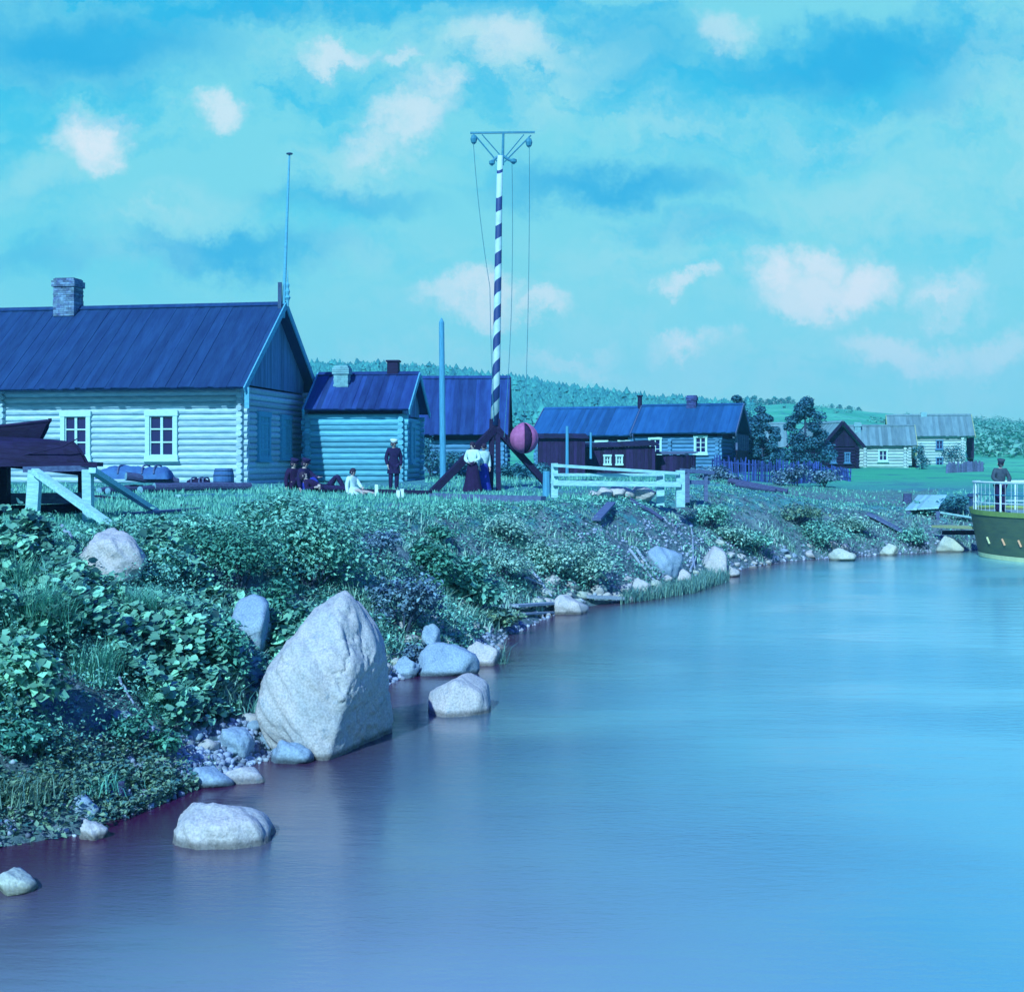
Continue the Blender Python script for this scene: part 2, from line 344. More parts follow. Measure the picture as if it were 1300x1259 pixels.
def build_world():
    w = bpy.data.worlds.new('World'); scene.world = w; w.use_nodes = True
    nt = w.node_tree; N = nt.nodes; L = nt.links
    bg = N['Background']; STR = .1; bg.inputs['Strength'].default_value = STR
    def math_(op, a, b=None, c=None):
        n = N.new('ShaderNodeMath'); n.operation = op
        for i, v in enumerate((a, b, c)):
            if v is None: continue
            if isinstance(v, (int, float)): n.inputs[i].default_value = v
            else: L.new(v, n.inputs[i])
        return n.outputs[0]
    def mapr(v, a, b, c=0, d=1, smooth=True):
        n = N.new('ShaderNodeMapRange')
        if smooth: n.interpolation_type = 'SMOOTHSTEP'
        L.new(v, n.inputs['Value'])
        for k, x in zip(('From Min', 'From Max', 'To Min', 'To Max'), (a, b, c, d)): n.inputs[k].default_value = x
        return n.outputs['Result']
    def mix(f, a, b):
        n = N.new('ShaderNodeMix'); n.data_type = 'RGBA'
        for k, v in (('Factor', f), ('A', a), ('B', b)):
            if isinstance(v, (int, float)): n.inputs[k].default_value = v
            elif isinstance(v, tuple): n.inputs[k].default_value = (*[x/STR for x in lin(v)], 1)
            else: L.new(v, n.inputs[k])
        return n.outputs['Result']
    tc = N.new('ShaderNodeTexCoord'); sp = N.new('ShaderNodeSeparateXYZ'); L.new(tc.outputs['Generated'], sp.inputs[0])
    X, Y, Z = sp.outputs
    sky = N.new('ShaderNodeTexSky'); sky.sky_type = 'NISHITA'; sky.sun_disc = False
    sky.sun_elevation = math.radians(37); sky.sun_rotation = math.atan2(-.355, -.935)
    den = math_('MAXIMUM', math_('ABSOLUTE', Y), .12)
    u = math_('DIVIDE', X, den); v = math_('DIVIDE', Z, den)
    cb = N.new('ShaderNodeCombineXYZ'); L.new(u, cb.inputs[0]); L.new(v, cb.inputs[1])
    # warp
    def noise(vec, scale, detail=6, rough=.6, sc=(1, 1, 1), off=(0, 0, 0)):
        mp = N.new('ShaderNodeMapping'); mp.inputs['Scale'].default_value = sc; mp.inputs['Location'].default_value = off
        L.new(vec, mp.inputs['Vector'])
        n = N.new('ShaderNodeTexNoise'); n.inputs['Scale'].default_value = scale; n.inputs['Detail'].default_value = detail; n.inputs['Roughness'].default_value = rough
        L.new(mp.outputs[0], n.inputs['Vector'])
        return n
    wn = noise(cb.outputs[0], 8, 10, .68)
    s1 = N.new('ShaderNodeVectorMath'); s1.operation = 'SUBTRACT'; s1.inputs[1].default_value = (.5, .5, .5); L.new(wn.outputs['Color'], s1.inputs[0])
    s2 = N.new('ShaderNodeVectorMath'); s2.operation = 'SCALE'; s2.inputs['Scale'].default_value = .13; L.new(s1.outputs[0], s2.inputs[0])
    s3 = N.new('ShaderNodeVectorMath'); s3.operation = 'ADD'; L.new(cb.outputs[0], s3.inputs[0]); L.new(s2.outputs[0], s3.inputs[1])
    wv = s3.outputs[0]
    def blobs(lst, hi=1.5, lo=.1):
        tot = None
        for px, py, rx, ry, st in lst:
            a = N.new('ShaderNodeVectorMath'); a.operation = 'SUBTRACT'; a.inputs[1].default_value = ((px-CX)/F, (HZ-py)/F, 0); L.new(wv, a.inputs[0])
            b = N.new('ShaderNodeVectorMath'); b.operation = 'MULTIPLY'; b.inputs[1].default_value = (F/rx, F/ry, 0); L.new(a.outputs[0], b.inputs[0])
            c = N.new('ShaderNodeVectorMath'); c.operation = 'LENGTH'; L.new(b.outputs[0], c.inputs[0])
            m = mapr(c.outputs['Value'], hi, lo, 0, st)
            tot = m if tot is None else math_('MAXIMUM', tot, m)
        return tot
    bright = blobs(CLOUD_BRIGHT, 1.5, .3); soft = blobs(CLOUD_SOFT); dark = blobs(CLOUD_DARK)
    n1 = noise(wv, 5.0, 10, .66, (1, 2.4, 1), (3.1, .4, 0)).outputs['Fac']
    n2 = noise(wv, 16, 8, .68, (1, 1.5, 1), (7, 2, 0)).outputs['Fac']
    # height ramp over true elevation
    cr = N.new('ShaderNodeValToRGB'); L.new(Z, cr.inputs['Fac'])
    els = cr.color_ramp.elements
    stops = [(0, SKY_STOPS[0]), (.06, SKY_STOPS[1]), (.15, SKY_STOPS[2]), (.24, SKY_STOPS[3]), (.33, SKY_STOPS[4]), (.42, SKY_STOPS[5]), (.62, SKY_STOPS[6])]
    while len(els) < len(stops): els.new(.5)
    for e, (p, c) in zip(els, stops): e.position = p; e.color = (*lin(c), 1)
    sc10 = N.new('ShaderNodeVectorMath'); sc10.operation = 'SCALE'; sc10.inputs['Scale'].default_value = 1/STR; L.new(cr.outputs['Color'], sc10.inputs[0])
    tint = N.new('ShaderNodeVectorMath'); tint.operation = 'MULTIPLY'; tint.inputs[1].default_value = (.22, .9, 1.1); L.new(sky.outputs[0], tint.inputs[0])
    base = mix(.12, sc10.outputs[0], tint.outputs[0])
    low = mapr(Z, .36, .5, 1, .0)
    f = math_('MULTIPLY', mapr(n1, .38, .58, 0, .8), low)
    c = mix(f, base, (122, 202, 212))
    dk = math_('MULTIPLY', math_('MULTIPLY', dark, mapr(n1, .25, .62, .55, 1)), low)
    c = mix(dk, c, (26, 156, 206))
    sf = math_('MULTIPLY', math_('MULTIPLY', soft, mapr(n2, .36, .58, .15, 1)), low)
    c = mix(sf, c, (150, 206, 214))
    br = math_('MULTIPLY', math_('MULTIPLY', bright, low), mapr(n2, .30, .54, .5, 1))
    c = mix(br, c, (204, 217, 224))
    L.new(c, bg.inputs['Color'])
CLOUD_BRIGHT = [(130, 172, 46, 40, 1), (148, 205, 30, 22, .8), (265, 135, 36, 20, .75), (440, 64, 40, 18, .7), (508, 78, 24, 10, .5), (510, 155, 48, 26, .7), (545, 120, 40, 22, .55), (470, 185, 40, 22, .5),
    (640, 55, 60, 36, .55), (600, 385, 62, 26, .8), (690, 395, 36, 16, .7), (862, 368, 28, 13, .75), (985, 355, 40, 32, .95), (1040, 330, 34, 24, .9), (1090, 360, 44, 34, 1), (1045, 368, 75, 34, .9), (1010, 385, 60, 20, .8),
    (1210, 385, 50, 26, .75), (875, 438, 42, 15, .75), (1140, 440, 100, 18, .6), (1270, 440, 60, 20, .5), (720, 455, 50, 12, .4), (925, 20, 30, 30, .45)]
CLOUD_SOFT = [(450, 215, 90, 40, .85), (215, 280, 95, 32, .8), (690, 110, 75, 60, .8), (560, 120, 90, 50, .5), (840, 150, 130, 45, .6), (1050, 175, 110, 40, .55), (1270, 220, 120, 240, .6), (500, 400, 120, 40, .4), (760, 420, 160, 40, .55), (1100, 400, 200, 90, .6), (380, 60, 80, 30, .5), (60, 235, 90, 30, .4), (1000, 470, 380, 45, .8), (640, 80, 150, 80, .8), (880, 340, 260, 70, .6), (1120, 270, 220, 70, .65), (600, 455, 220, 35, .7), (1180, 470, 160, 50, .8), (480, 330, 120, 40, .5), (160, 330, 90, 30, .4)]
CLOUD_DARK = [(100, 45, 210, 55, .95), (330, 10, 180, 20, .6), (1090, 75, 190, 48, 1), (820, 50, 110, 60, .5), (770, 232, 150, 30, .85), (290, 330, 150, 26, .85), (430, 262, 110, 22, .6), (60, 330, 90, 24, .5), (880, 290, 110, 22, .4), (1180, 130, 80, 25, .5)]
SKY_STOPS = [(164, 210, 210), (138, 206, 211), (98, 197, 212), (64, 186, 214), (40, 172, 214), (26, 84, 220), (46, 36, 215)]
build_world()
# ------------------------------------------------------------------ ground, water
def build_ground():
    us = np.linspace(-.95, .95, 460)
    ds = np.concatenate([np.geomspace(3, 9, 14)[:-1], np.geomspace(9, 58, 300)[:-1], np.geomspace(58, 1000, 90)])
    U, D = np.meshgrid(us, ds); X = U*D; Y = D
    Z = terr(X, Y)
    V = np.stack([X.ravel(), Y.ravel(), Z.ravel()], 1)
    nu, nd = len(us), len(ds)
    i = np.arange(nd-1)[:, None]*nu+np.arange(nu-1)[None, :]
    Fc = np.stack([i, i+1, i+nu+1, i+nu], -1).reshape(-1, 4)
    m, nt, N, L, b = new_mat('turf_and_earth')
    tc = N.new('ShaderNodeTexCoord'); sx = N.new('ShaderNodeSeparateXYZ'); L.new(tc.outputs['Object'], sx.inputs[0])
    def noise(s, d=6, r=.6):
        n = N.new('ShaderNodeTexNoise'); n.inputs['Scale'].default_value = s; n.inputs['Detail'].default_value = d; n.inputs['Roughness'].default_value = r
        L.new(tc.outputs['Object'], n.inputs['Vector']); return n.outputs['Fac']
    def mr(v, a, c, lo=0, hi=1):
        n = N.new('ShaderNodeMapRange'); L.new(v, n.inputs['Value'])
        for k, x in zip(('From Min', 'From Max', 'To Min', 'To Max'), (a, c, lo, hi)): n.inputs[k].default_value = x
        return n.outputs['Result']
    def mix(f, a, c):
        n = N.new('ShaderNodeMix'); n.data_type = 'RGBA'
        for k, v in (('Factor', f), ('A', a), ('B', c)):
            if isinstance(v, tuple): n.inputs[k].default_value = (*v, 1)
            elif isinstance(v, float): n.inputs[k].default_value = v
            else: L.new(v, n.inputs[k])
        return n.outputs['Result']
    g = mix(mr(noise(.5), .38, .62), (.07, .33, .33), (.13, .40, .42))
    g = mix(mr(noise(5.5, 8, .7), .42, .6), g, (.05, .20, .26))
    at = N.new('ShaderNodeAttribute'); at.attribute_name = 'bare'
    earth = mix(mr(noise(3.2, 9, .72), .38, .62), (.17, .30, .31), (.05, .10, .15))
    earth = mix(mr(noise(14, 5, .7), .55, .62), earth, (.24, .32, .42))
    ns = N.new('ShaderNodeMath'); ns.operation = 'ADD'; L.new(at.outputs['Fac'], ns.inputs[0]); L.new(mr(noise(1.7, 8, .7), .3, .7, -.5, .5), ns.inputs[1])
    c = mix(mr(ns.outputs[0], .4, .62), g, earth)
    far = mix(mr(noise(.03, 6), .4, .6), (.05, .42, .23), (.10, .54, .32))
    far = mix(mr(noise(.25, 6, .7), .52, .62), far, (.05, .22, .25))
    c = mix(mr(sx.outputs['Y'], 56.0, 80.0), c, far)
    L.new(c, b.inputs['Base Color']); b.inputs['Roughness'].default_value = .95; b.inputs['Specular IOR Level'].default_value = .1
    bp = N.new('ShaderNodeBump'); bp.inputs['Strength'].default_value = .8; bp.inputs['Distance'].default_value = .12
    L.new(noise(9, 8, .75), bp.inputs['Height']); L.new(bp.outputs['Normal'], b.inputs['Normal'])
    o = fast_mesh('ground', V, Fc, None, m, smooth=True)
    s = sdist(X.ravel(), Y.ravel())
    px = U.ravel()*F+CX
    W = np.interp(Y.ravel(), [9, 14, 20, 28, 31, 36, 46, 52], [4.2, 4.6, 5.0, 4.4, 3.5, 3.4, 3.6, 4.5])
    t = s/W
    bank = np.clip(1.25-t, 0, 1)*np.where(Y.ravel() > 60, 0, 1)
    # worn paths along the top of the bank and towards the boat
    path = np.exp(-((t-1.55)/.35)**2)*np.clip((px-380)/120, 0, 1)*np.clip((1000-px)/250, .25, 1)*.62
    bare = np.clip(np.maximum(bank*.95, path), 0, 1)
    bare = np.maximum(bare, ((px > 900) & (px < 1190) & (Y.ravel() > 54) & (Y.ravel() < 63))*.75)
    a = o.data.attributes.new('bare', 'FLOAT', 'POINT'); a.data.foreach_set('value', bare.astype(np.float32))
    o['kind'] = 'structure'
build_ground()

def build_water():
    m, nt, N, L, b = new_mat('river_water')
    tc = N.new('ShaderNodeTexCoord')
    def noise(scale, sc, d=3, r=.5, rot=0):
        mp = N.new('ShaderNodeMapping'); mp.inputs['Scale'].default_value = sc; mp.inputs['Rotation'].default_value = (0, 0, rot)
        L.new(tc.outputs['Object'], mp.inputs['Vector'])
        n = N.new('ShaderNodeTexNoise'); n.inputs['Scale'].default_value = scale; n.inputs['Detail'].default_value = d; n.inputs['Roughness'].default_value = r
        L.new(mp.outputs[0], n.inputs['Vector']); return n.outputs['Fac']
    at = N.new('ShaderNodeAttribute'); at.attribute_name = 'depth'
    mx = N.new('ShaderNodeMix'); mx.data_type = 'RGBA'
    mx.inputs['A'].default_value = (*WATER_SHALLOW_REFLECT, 1); mx.inputs['B'].default_value = (*WATER_DEEP, 1)
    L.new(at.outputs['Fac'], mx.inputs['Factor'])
    sy = N.new('ShaderNodeSeparateXYZ'); L.new(tc.outputs['Object'], sy.inputs[0])      # paler, pinker colour in the nearest water, fading to the right
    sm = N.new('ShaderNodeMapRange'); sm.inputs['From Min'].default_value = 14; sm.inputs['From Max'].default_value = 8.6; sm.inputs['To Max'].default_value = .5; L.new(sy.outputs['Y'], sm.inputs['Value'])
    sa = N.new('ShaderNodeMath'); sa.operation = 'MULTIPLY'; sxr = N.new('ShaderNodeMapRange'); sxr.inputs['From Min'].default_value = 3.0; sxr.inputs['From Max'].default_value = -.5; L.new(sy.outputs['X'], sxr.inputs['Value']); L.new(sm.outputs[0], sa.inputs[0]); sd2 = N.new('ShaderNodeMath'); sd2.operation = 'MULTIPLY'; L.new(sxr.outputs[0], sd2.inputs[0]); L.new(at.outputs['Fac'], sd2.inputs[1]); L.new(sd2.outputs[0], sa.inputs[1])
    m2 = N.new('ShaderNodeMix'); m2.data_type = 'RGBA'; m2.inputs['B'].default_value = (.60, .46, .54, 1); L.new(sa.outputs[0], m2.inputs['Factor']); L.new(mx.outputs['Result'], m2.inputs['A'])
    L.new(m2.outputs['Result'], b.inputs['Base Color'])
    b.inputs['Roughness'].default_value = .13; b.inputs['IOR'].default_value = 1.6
    b.inputs['Specular IOR Level'].default_value = .5
    ad = N.new('ShaderNodeMath'); ad.operation = 'MULTIPLY_ADD'
    big = noise(.16, (1, 1.6, 1), 2)
    mr = N.new('ShaderNodeMapRange'); mr.inputs['From Min'].default_value = .42; mr.inputs['From Max'].default_value = .6; mr.inputs['To Min'].default_value = .35; mr.inputs['To Max'].default_value = 1.7
    L.new(big, mr.inputs['Value'])
    L.new(noise(7, (.8, 2.0, 1), 5, .65, .3), ad.inputs[0]); L.new(mr.outputs[0], ad.inputs[1]); L.new(noise(1.5, (.6, 2.2, 1), 3, .5, .1), ad.inputs[2])
    bp = N.new('ShaderNodeBump'); bp.inputs['Strength'].default_value = .21; bp.inputs['Distance'].default_value = .05
    L.new(ad.outputs[0], bp.inputs['Height']); L.new(bp.outputs['Normal'], b.inputs['Normal'])
    xs = np.concatenate([np.linspace(-70, -9, 12)[:-1], np.linspace(-9, 22, 125)[:-1], np.geomspace(22, 640, 24)])
    ys = np.concatenate([np.linspace(-90, 7, 14)[:-1], np.linspace(7, 52, 181)[:-1], np.geomspace(52, 250, 16)])
    X, Y = np.meshgrid(xs, ys)
    V = np.stack([X.ravel(), Y.ravel(), np.zeros(X.size)], 1); nu = len(xs)
    i = np.arange(len(ys)-1)[:, None]*nu+np.arange(nu-1)[None, :]
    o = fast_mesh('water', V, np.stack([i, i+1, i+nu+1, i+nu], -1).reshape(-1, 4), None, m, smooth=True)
    s = np.clip(-sdist(X.ravel(), Y.ravel()), 0, None)
    a = o.data.attributes.new('depth', 'FLOAT', 'POINT')  # rises with distance from shore, fading out the painted bank reflection
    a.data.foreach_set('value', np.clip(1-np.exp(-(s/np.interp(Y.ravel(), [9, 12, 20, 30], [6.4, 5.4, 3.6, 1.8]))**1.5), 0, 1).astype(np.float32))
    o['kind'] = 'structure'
WATER_SHALLOW_REFLECT = (.05, .004, .045); WATER_DEEP = (.13, .52, .60)  # near shore: shallow tint plus the bank's dark reflection painted in
build_water()

# ------------------------------------------------------------------ log houses (local: x along the front, right corner at 0; y back; z up)
def split(t0, t1, gaps):
    segs = [(t0, t1)]
    for g0, g1 in gaps:
        n = []
        for a, b in segs:
            if g1 <= a or g0 >= b: n.append((a, b)); continue
            if g0 > a+.03: n.append((a, g0))
            if g1 < b-.03: n.append((g1, b))
        segs = n
    return segs
def log_wall(mb, p, q, z0, n, step, r, over, holes=(), seg=10, wob=.02):
    """horizontal logs from p to q (2D), centres every step; holes = (t0,t1,za,zb) along p->q"""
    p, q = Vector(p), Vector(q); d = (q-p).normalized(); Ln = (q-p).length
    for k in range(n):
        z = z0+step*(k+.5); tn = R.uniform(-1, 1); rr = r*R.uniform(.97, 1.03)
        o0, o1 = over+R.uniform(-.03, .04), over+R.uniform(-.03, .04)
        gaps = [(h[0], h[1]) for h in holes if h[2] < z < h[3]]
        for a, b in split(-o0, Ln+o1, gaps):
            A = p+d*a; B = p+d*b
            mb.cyl((A.x, A.y, z), (B.x, B.y, z), rr*R.uniform(1-wob, 1+wob), rr*R.uniform(1-wob, 1+wob), seg, tn)
def window(parent, c, ax, out, w, h, frame_m='trim', pane_m='pane', cas=.17, rows=3, cols=2, sill=True, shutter=False):
    """casing (part) with pane and sash (sub-parts). c = centre on the wall face, ax along the wall, out = outward"""
    c, ax, out = Vector(c), Vector(ax), Vector(out); z = Vector((0, 0, 1))
    mb = MB()
    def bar(m, u0, u1, v0, v1, d0, d1, t=0):
        vs = []
        for dd in (d0, d1):
            for uu, vv in ((u0, v0), (u1, v0), (u1, v1), (u0, v1)): vs.append(c+ax*uu+z*vv+out*dd)
        m.add(vs, [(3, 2, 1, 0), (4, 5, 6, 7), (0, 1, 5, 4), (1, 2, 6, 5), (2, 3, 7, 6), (3, 0, 4, 7)], t)
    W, H = w/2, h/2
    bar(mb, -W, -W+cas, -H+cas, H-cas, -.1, .10); bar(mb, W-cas, W, -H+cas, H-cas, -.1, .10)
    bar(mb, -W-.03, W+.03, H-cas, H+.03, -.1, .115); bar(mb, -W-.03, W+.03, -H-.02, -H+cas, -.1, .115)
    if sill: bar(mb, -W-.08, W+.08, -H-.07, -H-.02, -.08, .18)
    o = mb.build('window', frame_m, parent)
    if shutter:
        s = MB(); n = 4
        for i in range(n):
            a = -W+cas+(w-2*cas)*i/n; b = -W+cas+(w-2*cas)*(i+1)/n
            bar(s, a+.006, b-.006, -H+cas, H-cas, -.02, .05, R.uniform(-1, 1))
        for vv in (-.5, .5): bar(s, -W+cas, W-cas, vv*h*.55-.05, vv*h*.55+.05, .05, .075)
        s.build('shutter', 'trim_blue', o)
        return o
    pn = MB(); bar(pn, -W+cas, W-cas, -H+cas, H-cas, -.09, -.03); pn.build('pane', pane_m, o)
    s = MB(); iw, ih = w-2*cas, h-2*cas
    fr = .05 if w > .9 else .035
    for i in range(cols+1):
        u = -iw/2+iw*i/cols; k = fr if 0 < i < cols else fr*.8
        bar(s, max(u-k, -iw/2), min(u+k, iw/2), -ih/2, ih/2, -.03, .035)
    for i in range(rows+1):
        v = -ih/2+ih*i/rows; k = fr*.55
        bar(s, -iw/2, iw/2, max(v-k, -ih/2), min(v+k, ih/2), -.03, .031)
    s.build('sash', frame_m, o)
    return o
def glass_mat():
    m, nt, N, L, b = new_mat('dark_glass')
    b.inputs['Base Color'].default_value = (.012, .012, .09, 1); b.inputs['Roughness'].default_value = .12; b.inputs['Specular IOR Level'].default_value = .5
    return m
M['pane'] = glass_mat()
def roof_side(mb, x0, x1, ye, ze, yr, zr, bw=.24, th=.05, sag=.02):
    """plank roof slope from the eave (ye, ze) up to the ridge (yr, zr): one board per strip"""
    d = Vector((0, yr-ye, zr-ze)); n = Vector((0, -(zr-ze), yr-ye)).normalized()
    if n.z < 0: n = -n
    k = max(1, int(round((x1-x0)/bw))); w = (x1-x0)/k
    for i in range(k):
        a = x0+w*i; b = a+w
        lift = R.uniform(0, sag*.6)+(.012 if i % 2 else 0); e = R.uniform(-.05, .03)
        p0 = Vector((0, ye, ze))-d.normalized()*e*-1
        vs = []
        for off in (lift, lift+th):
            for xx, s in ((a-.015, 0), (b+.015, 0), (b+.015, 1), (a-.015, 1)):
                q = (p0 if s == 0 else Vector((0, yr, zr)))+n*off
                vs.append((xx, q.y, q.z))
        mb.add(vs, [(3, 2, 1, 0), (4, 5, 6, 7), (0, 1, 5, 4), (1, 2, 6, 5), (2, 3, 7, 6), (3, 0, 4, 7)])
    vs = []                                     # sheathing under the boards
    for off in (-.07, -.005):
        for xx, yy, zz in ((x0+.02, ye, ze), (x1-.02, ye, ze), (x1-.02, yr, zr), (x0+.02, yr, zr)):
            q = Vector((0, yy, zz))+d.normalized()*(.04 if (yy, zz) == (ye, ze) else -.02)+n*off; vs.append((xx, q.y, q.z))
    mb.add(vs, [(3, 2, 1, 0), (4, 5, 6, 7), (0, 1, 5, 4), (1, 2, 6, 5), (2, 3, 7, 6), (3, 0, 4, 7)], -1)
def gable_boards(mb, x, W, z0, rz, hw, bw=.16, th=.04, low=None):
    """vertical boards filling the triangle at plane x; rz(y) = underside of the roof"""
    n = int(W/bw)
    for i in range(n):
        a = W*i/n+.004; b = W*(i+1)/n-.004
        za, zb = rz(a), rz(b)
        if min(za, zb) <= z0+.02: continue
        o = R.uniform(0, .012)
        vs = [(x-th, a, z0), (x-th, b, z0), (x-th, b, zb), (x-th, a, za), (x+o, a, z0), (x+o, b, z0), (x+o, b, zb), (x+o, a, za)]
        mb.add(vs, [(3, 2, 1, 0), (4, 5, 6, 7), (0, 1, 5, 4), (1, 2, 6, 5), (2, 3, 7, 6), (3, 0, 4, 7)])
def house(name, label, cat, loc, rz, L_, W, step, n, ze, zr, oe=.6, og=.45, og_left=None, log='log', roof='roof', barge='trim_blue', gab='gable', r=None,
          front=(), side=(), cross=(), group=None, seg=10, front_kw={}, side_kw={}, pend=True, bw=.24, down=.4, roof_cut=None):
    h = thing(name, label, cat, loc, rz, group)
    r = r or step*.512; og_left = og if og_left is None else og_left
    wall_h = n*step
    fw = MB()
    fh = [(L_+x-w/2+.05, L_+x+w/2-.05, zc-hh/2+.05, zc+hh/2-.05) for x, zc, w, hh in front]
    sh = [(y-w/2+.05, y+w/2-.05, zc-hh/2+.05, zc+hh/2-.05) for y, zc, w, hh in side]
    log_wall(fw, (-L_, 0), (0, 0), 0, n, step, r, .26, fh, seg)
    log_wall(fw, (0, 0), (0, W), -step/2, n, step, r, .26, sh, seg)
    log_wall(fw, (-L_, W), (0, W), 0, n, step, r, .26, (), 6)
    log_wall(fw, (-L_, 0), (-L_, W), -step/2, n, step, r, .26, (), 6)
    for t in cross:
        for k in range(n):
            z = step*k
            if z < .05: continue
            fw.cyl((-t, -.28+R.uniform(-.03, .03), z), (-t, .3, z), r, r, seg)
    fw.box((-L_+.2, .12, -down), (-.12, W-.12, wall_h-.1), -1)      # inner lining closes the chinks
    fw.build('wall', log, h)
    fd = MB(); fd.box((-L_-.05, -.05, -down), (.05, W+.05, -.02), -1); fd.build('plinth', 'dark_wood', h)
    sl = (zr-ze)/(W/2+oe)
    rzf = lambda y: zr-abs(y-W/2)*sl-.08
    g = MB()
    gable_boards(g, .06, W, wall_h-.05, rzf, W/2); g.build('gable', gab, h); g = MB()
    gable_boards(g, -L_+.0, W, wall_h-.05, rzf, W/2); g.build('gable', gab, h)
    fr = MB()   # wall plates up to the roof
    fr.box((-L_, -.1, wall_h+.001), (0, .12, rzf(.05)), -.6); fr.build('wall_plate', 'dark_wood', h); fr = MB(); fr.box((-L_, W-.12, wall_h+.001), (0, W+.1, rzf(.05)), -.6)
    fr.build('wall_plate', 'dark_wood', h)
    rf = MB()
    x0, x1 = -L_-og_left, og
    roof_side(rf, x0, x1, -oe, ze, W/2, zr, bw); roof_side(rf, x0, x1, W+oe, ze, W/2, zr, bw)
    ro = rf.build('roof', roof, h)
    rc = MB()
    rc.beam((x0, W/2-.09, zr+.055), (x1+.02, W/2-.09, zr+.055), .24, .05, up=(0, -sl, 1)); rc.beam((x0, W/2+.09, zr+.058), (x1+.02, W/2+.09, zr+.058), .24, .05, up=(0, sl, 1))
    rc.build('ridge_board', roof, ro)
    for xx, s in ((x1+.03, 1), (x0-.03, -1)):
        for sy in (-1, 1):
            b = MB()
            b.beam((xx, W/2+sy*(W/2+oe+.12), ze-.10), (xx, W/2+sy*.02, zr-.0), .05, .24, up=(0, 0, 1), tint=0)
            if pend: b.beam((xx+.03*s, W/2+sy*(W/2+oe-.06), ze+.02), (xx+.03*s, W/2+sy*(W/2+oe-.06), ze-.75), .18, .05, up=(0, 1, 0), tint=0)
            b.build('bargeboard', barge, h)
    for x, zc, w, hh in front: window(h, (x, -r*.75, zc), (1, 0, 0), (0, -1, 0), w, hh, **front_kw)
    for y, zc, w, hh in side: window(h, (r*.75, y, zc), (0, 1, 0), (1, 0, 0), w, hh, **side_kw)
    h['_'] = 0; del h['_']
    return h
def chimney(parent, x, y, z0, z1, w, d, m='brick', cap=True, name='chimney'):
    mb = MB(); c = .085; k = int((z1-z0)/c)
    for i in range(k):
        z = z0+i*c; e = .05 if (cap and i >= k-4 and i < k-1) else R.uniform(-.012, .012)
        n = max(2, int(w/.22)); o = .5 if i % 2 else 0
        for j in range(n+1):
            a = max(0, (j-o)/n); b = min(1, (j+1-o)/n)
            if b <= a: continue
            mb.box((x-w/2-e+a*(w+2*e), y-d/2-e, z), (x-w/2-e+b*(w+2*e)-.006, y+d/2+e, z+c-.008))
    mb.box((x-w/2+.05, y-d/2+.05, z0-.3), (x+w/2-.05, y+d/2-.05, z1-.05), -1)
    return mb.build(name, m, parent)

D2 = math.radians
# --- the big log house
H1 = (-10.1, 50.0, 2.5)
h1 = house('log_house', 'large pale log house at the left with two white framed windows and flagpole', 'house', H1, D2(-10), 15.5, 6.9, .235, 16, 3.52, 7.05, oe=.95, og=.5, log='log', roof='roof', barge='trim_blue',
           front=((-3.12, 1.80, 1.28, 1.82), (-6.6, 1.80, 1.22, 1.82), (-12.2, 1.8, 1.25, 1.82)), side=((2.0, 1.80, 1.3, 1.85), (4.5, 1.82, 1.2, 1.75)), cross=(9.65,), side_kw=dict(frame_m='trim_blue', shutter=True))
chimney(h1, -8.75, 3.3, 6.75, 8.35, .92, .8, 'brick')
fin = MB(); fin.lathe([(.05, 0), (.07, .25), (.13, .35), (.06, .45), (.10, .6), (.05, .72), (.08, .86), (.03, .95), (.01, 1.45)], 8, (.58, 3.45, 7.0), 0); fin.build('finial', 'trim_blue', h1)
a = P(359.5, 394, 53.2); b_ = P(367.5, 196, 53.6)
fp = thing('flagpole', 'tall thin bare flagpole rising from the ridge of the large log house', 'flagpole', a)
m = MB(); m.cyl((0, 0, -.3), b_-a, .075, .035, 8, 0); m.build('pole', 'trim_blue', fp)
m = MB(); m.lathe([(.02, -.03), (.13, 0), (.13, .04), (.03, .07)], 10, tuple(b_-a), 0); m.build('truck', 'iron', fp)
m = MB(); m.beam((-.12, -.06, -.25), (-.12, -.06, 1.1), .14, .14, tint=0); m.build('socket_post', 'iron', fp)

# --- second, smaller log house
h2 = house('log_house', 'small windowless log house directly behind the man in the white cap', 'house', (-4.5, 54.6, 2.5), D2(-6), 3.87, 3.8, .232, 12, 2.93, 4.5, oe=.5, og=.4, og_left=.06, log='log_blue', roof='roof_dark', barge='trim_blue',
           side=((1.7, 1.6, 1.0, 1.65),), side_kw=dict(frame_m='trim_blue', shutter=True), pend=False)
chimney(h2, -2.75, 1.2, 3.55, 4.9, .62, .55, 'plaster')
c_ = MB(); c_.beam((-.72, 1.95, 4.2), (-.72, 1.95, 5.1), .46, .46, tint=0); c_.beam((-.72, 1.95, 5.04), (-.72, 1.95, 5.11), .56, .56, tint=.5); c_.build('chimney', 'dark_wood', h2)
# --- barn behind the mast
h3 = house('log_barn', 'dark roofed log barn behind the striped mast', 'barn', (-.55, 75, 2.35), D2(-2), 5.6, 5.0, .25, 9, 2.5, 5.85, oe=.7, og=.35, log='log_mid', roof='roof_dark', barge='dark_wood', gab='dark_wood', pend=False, seg=8)
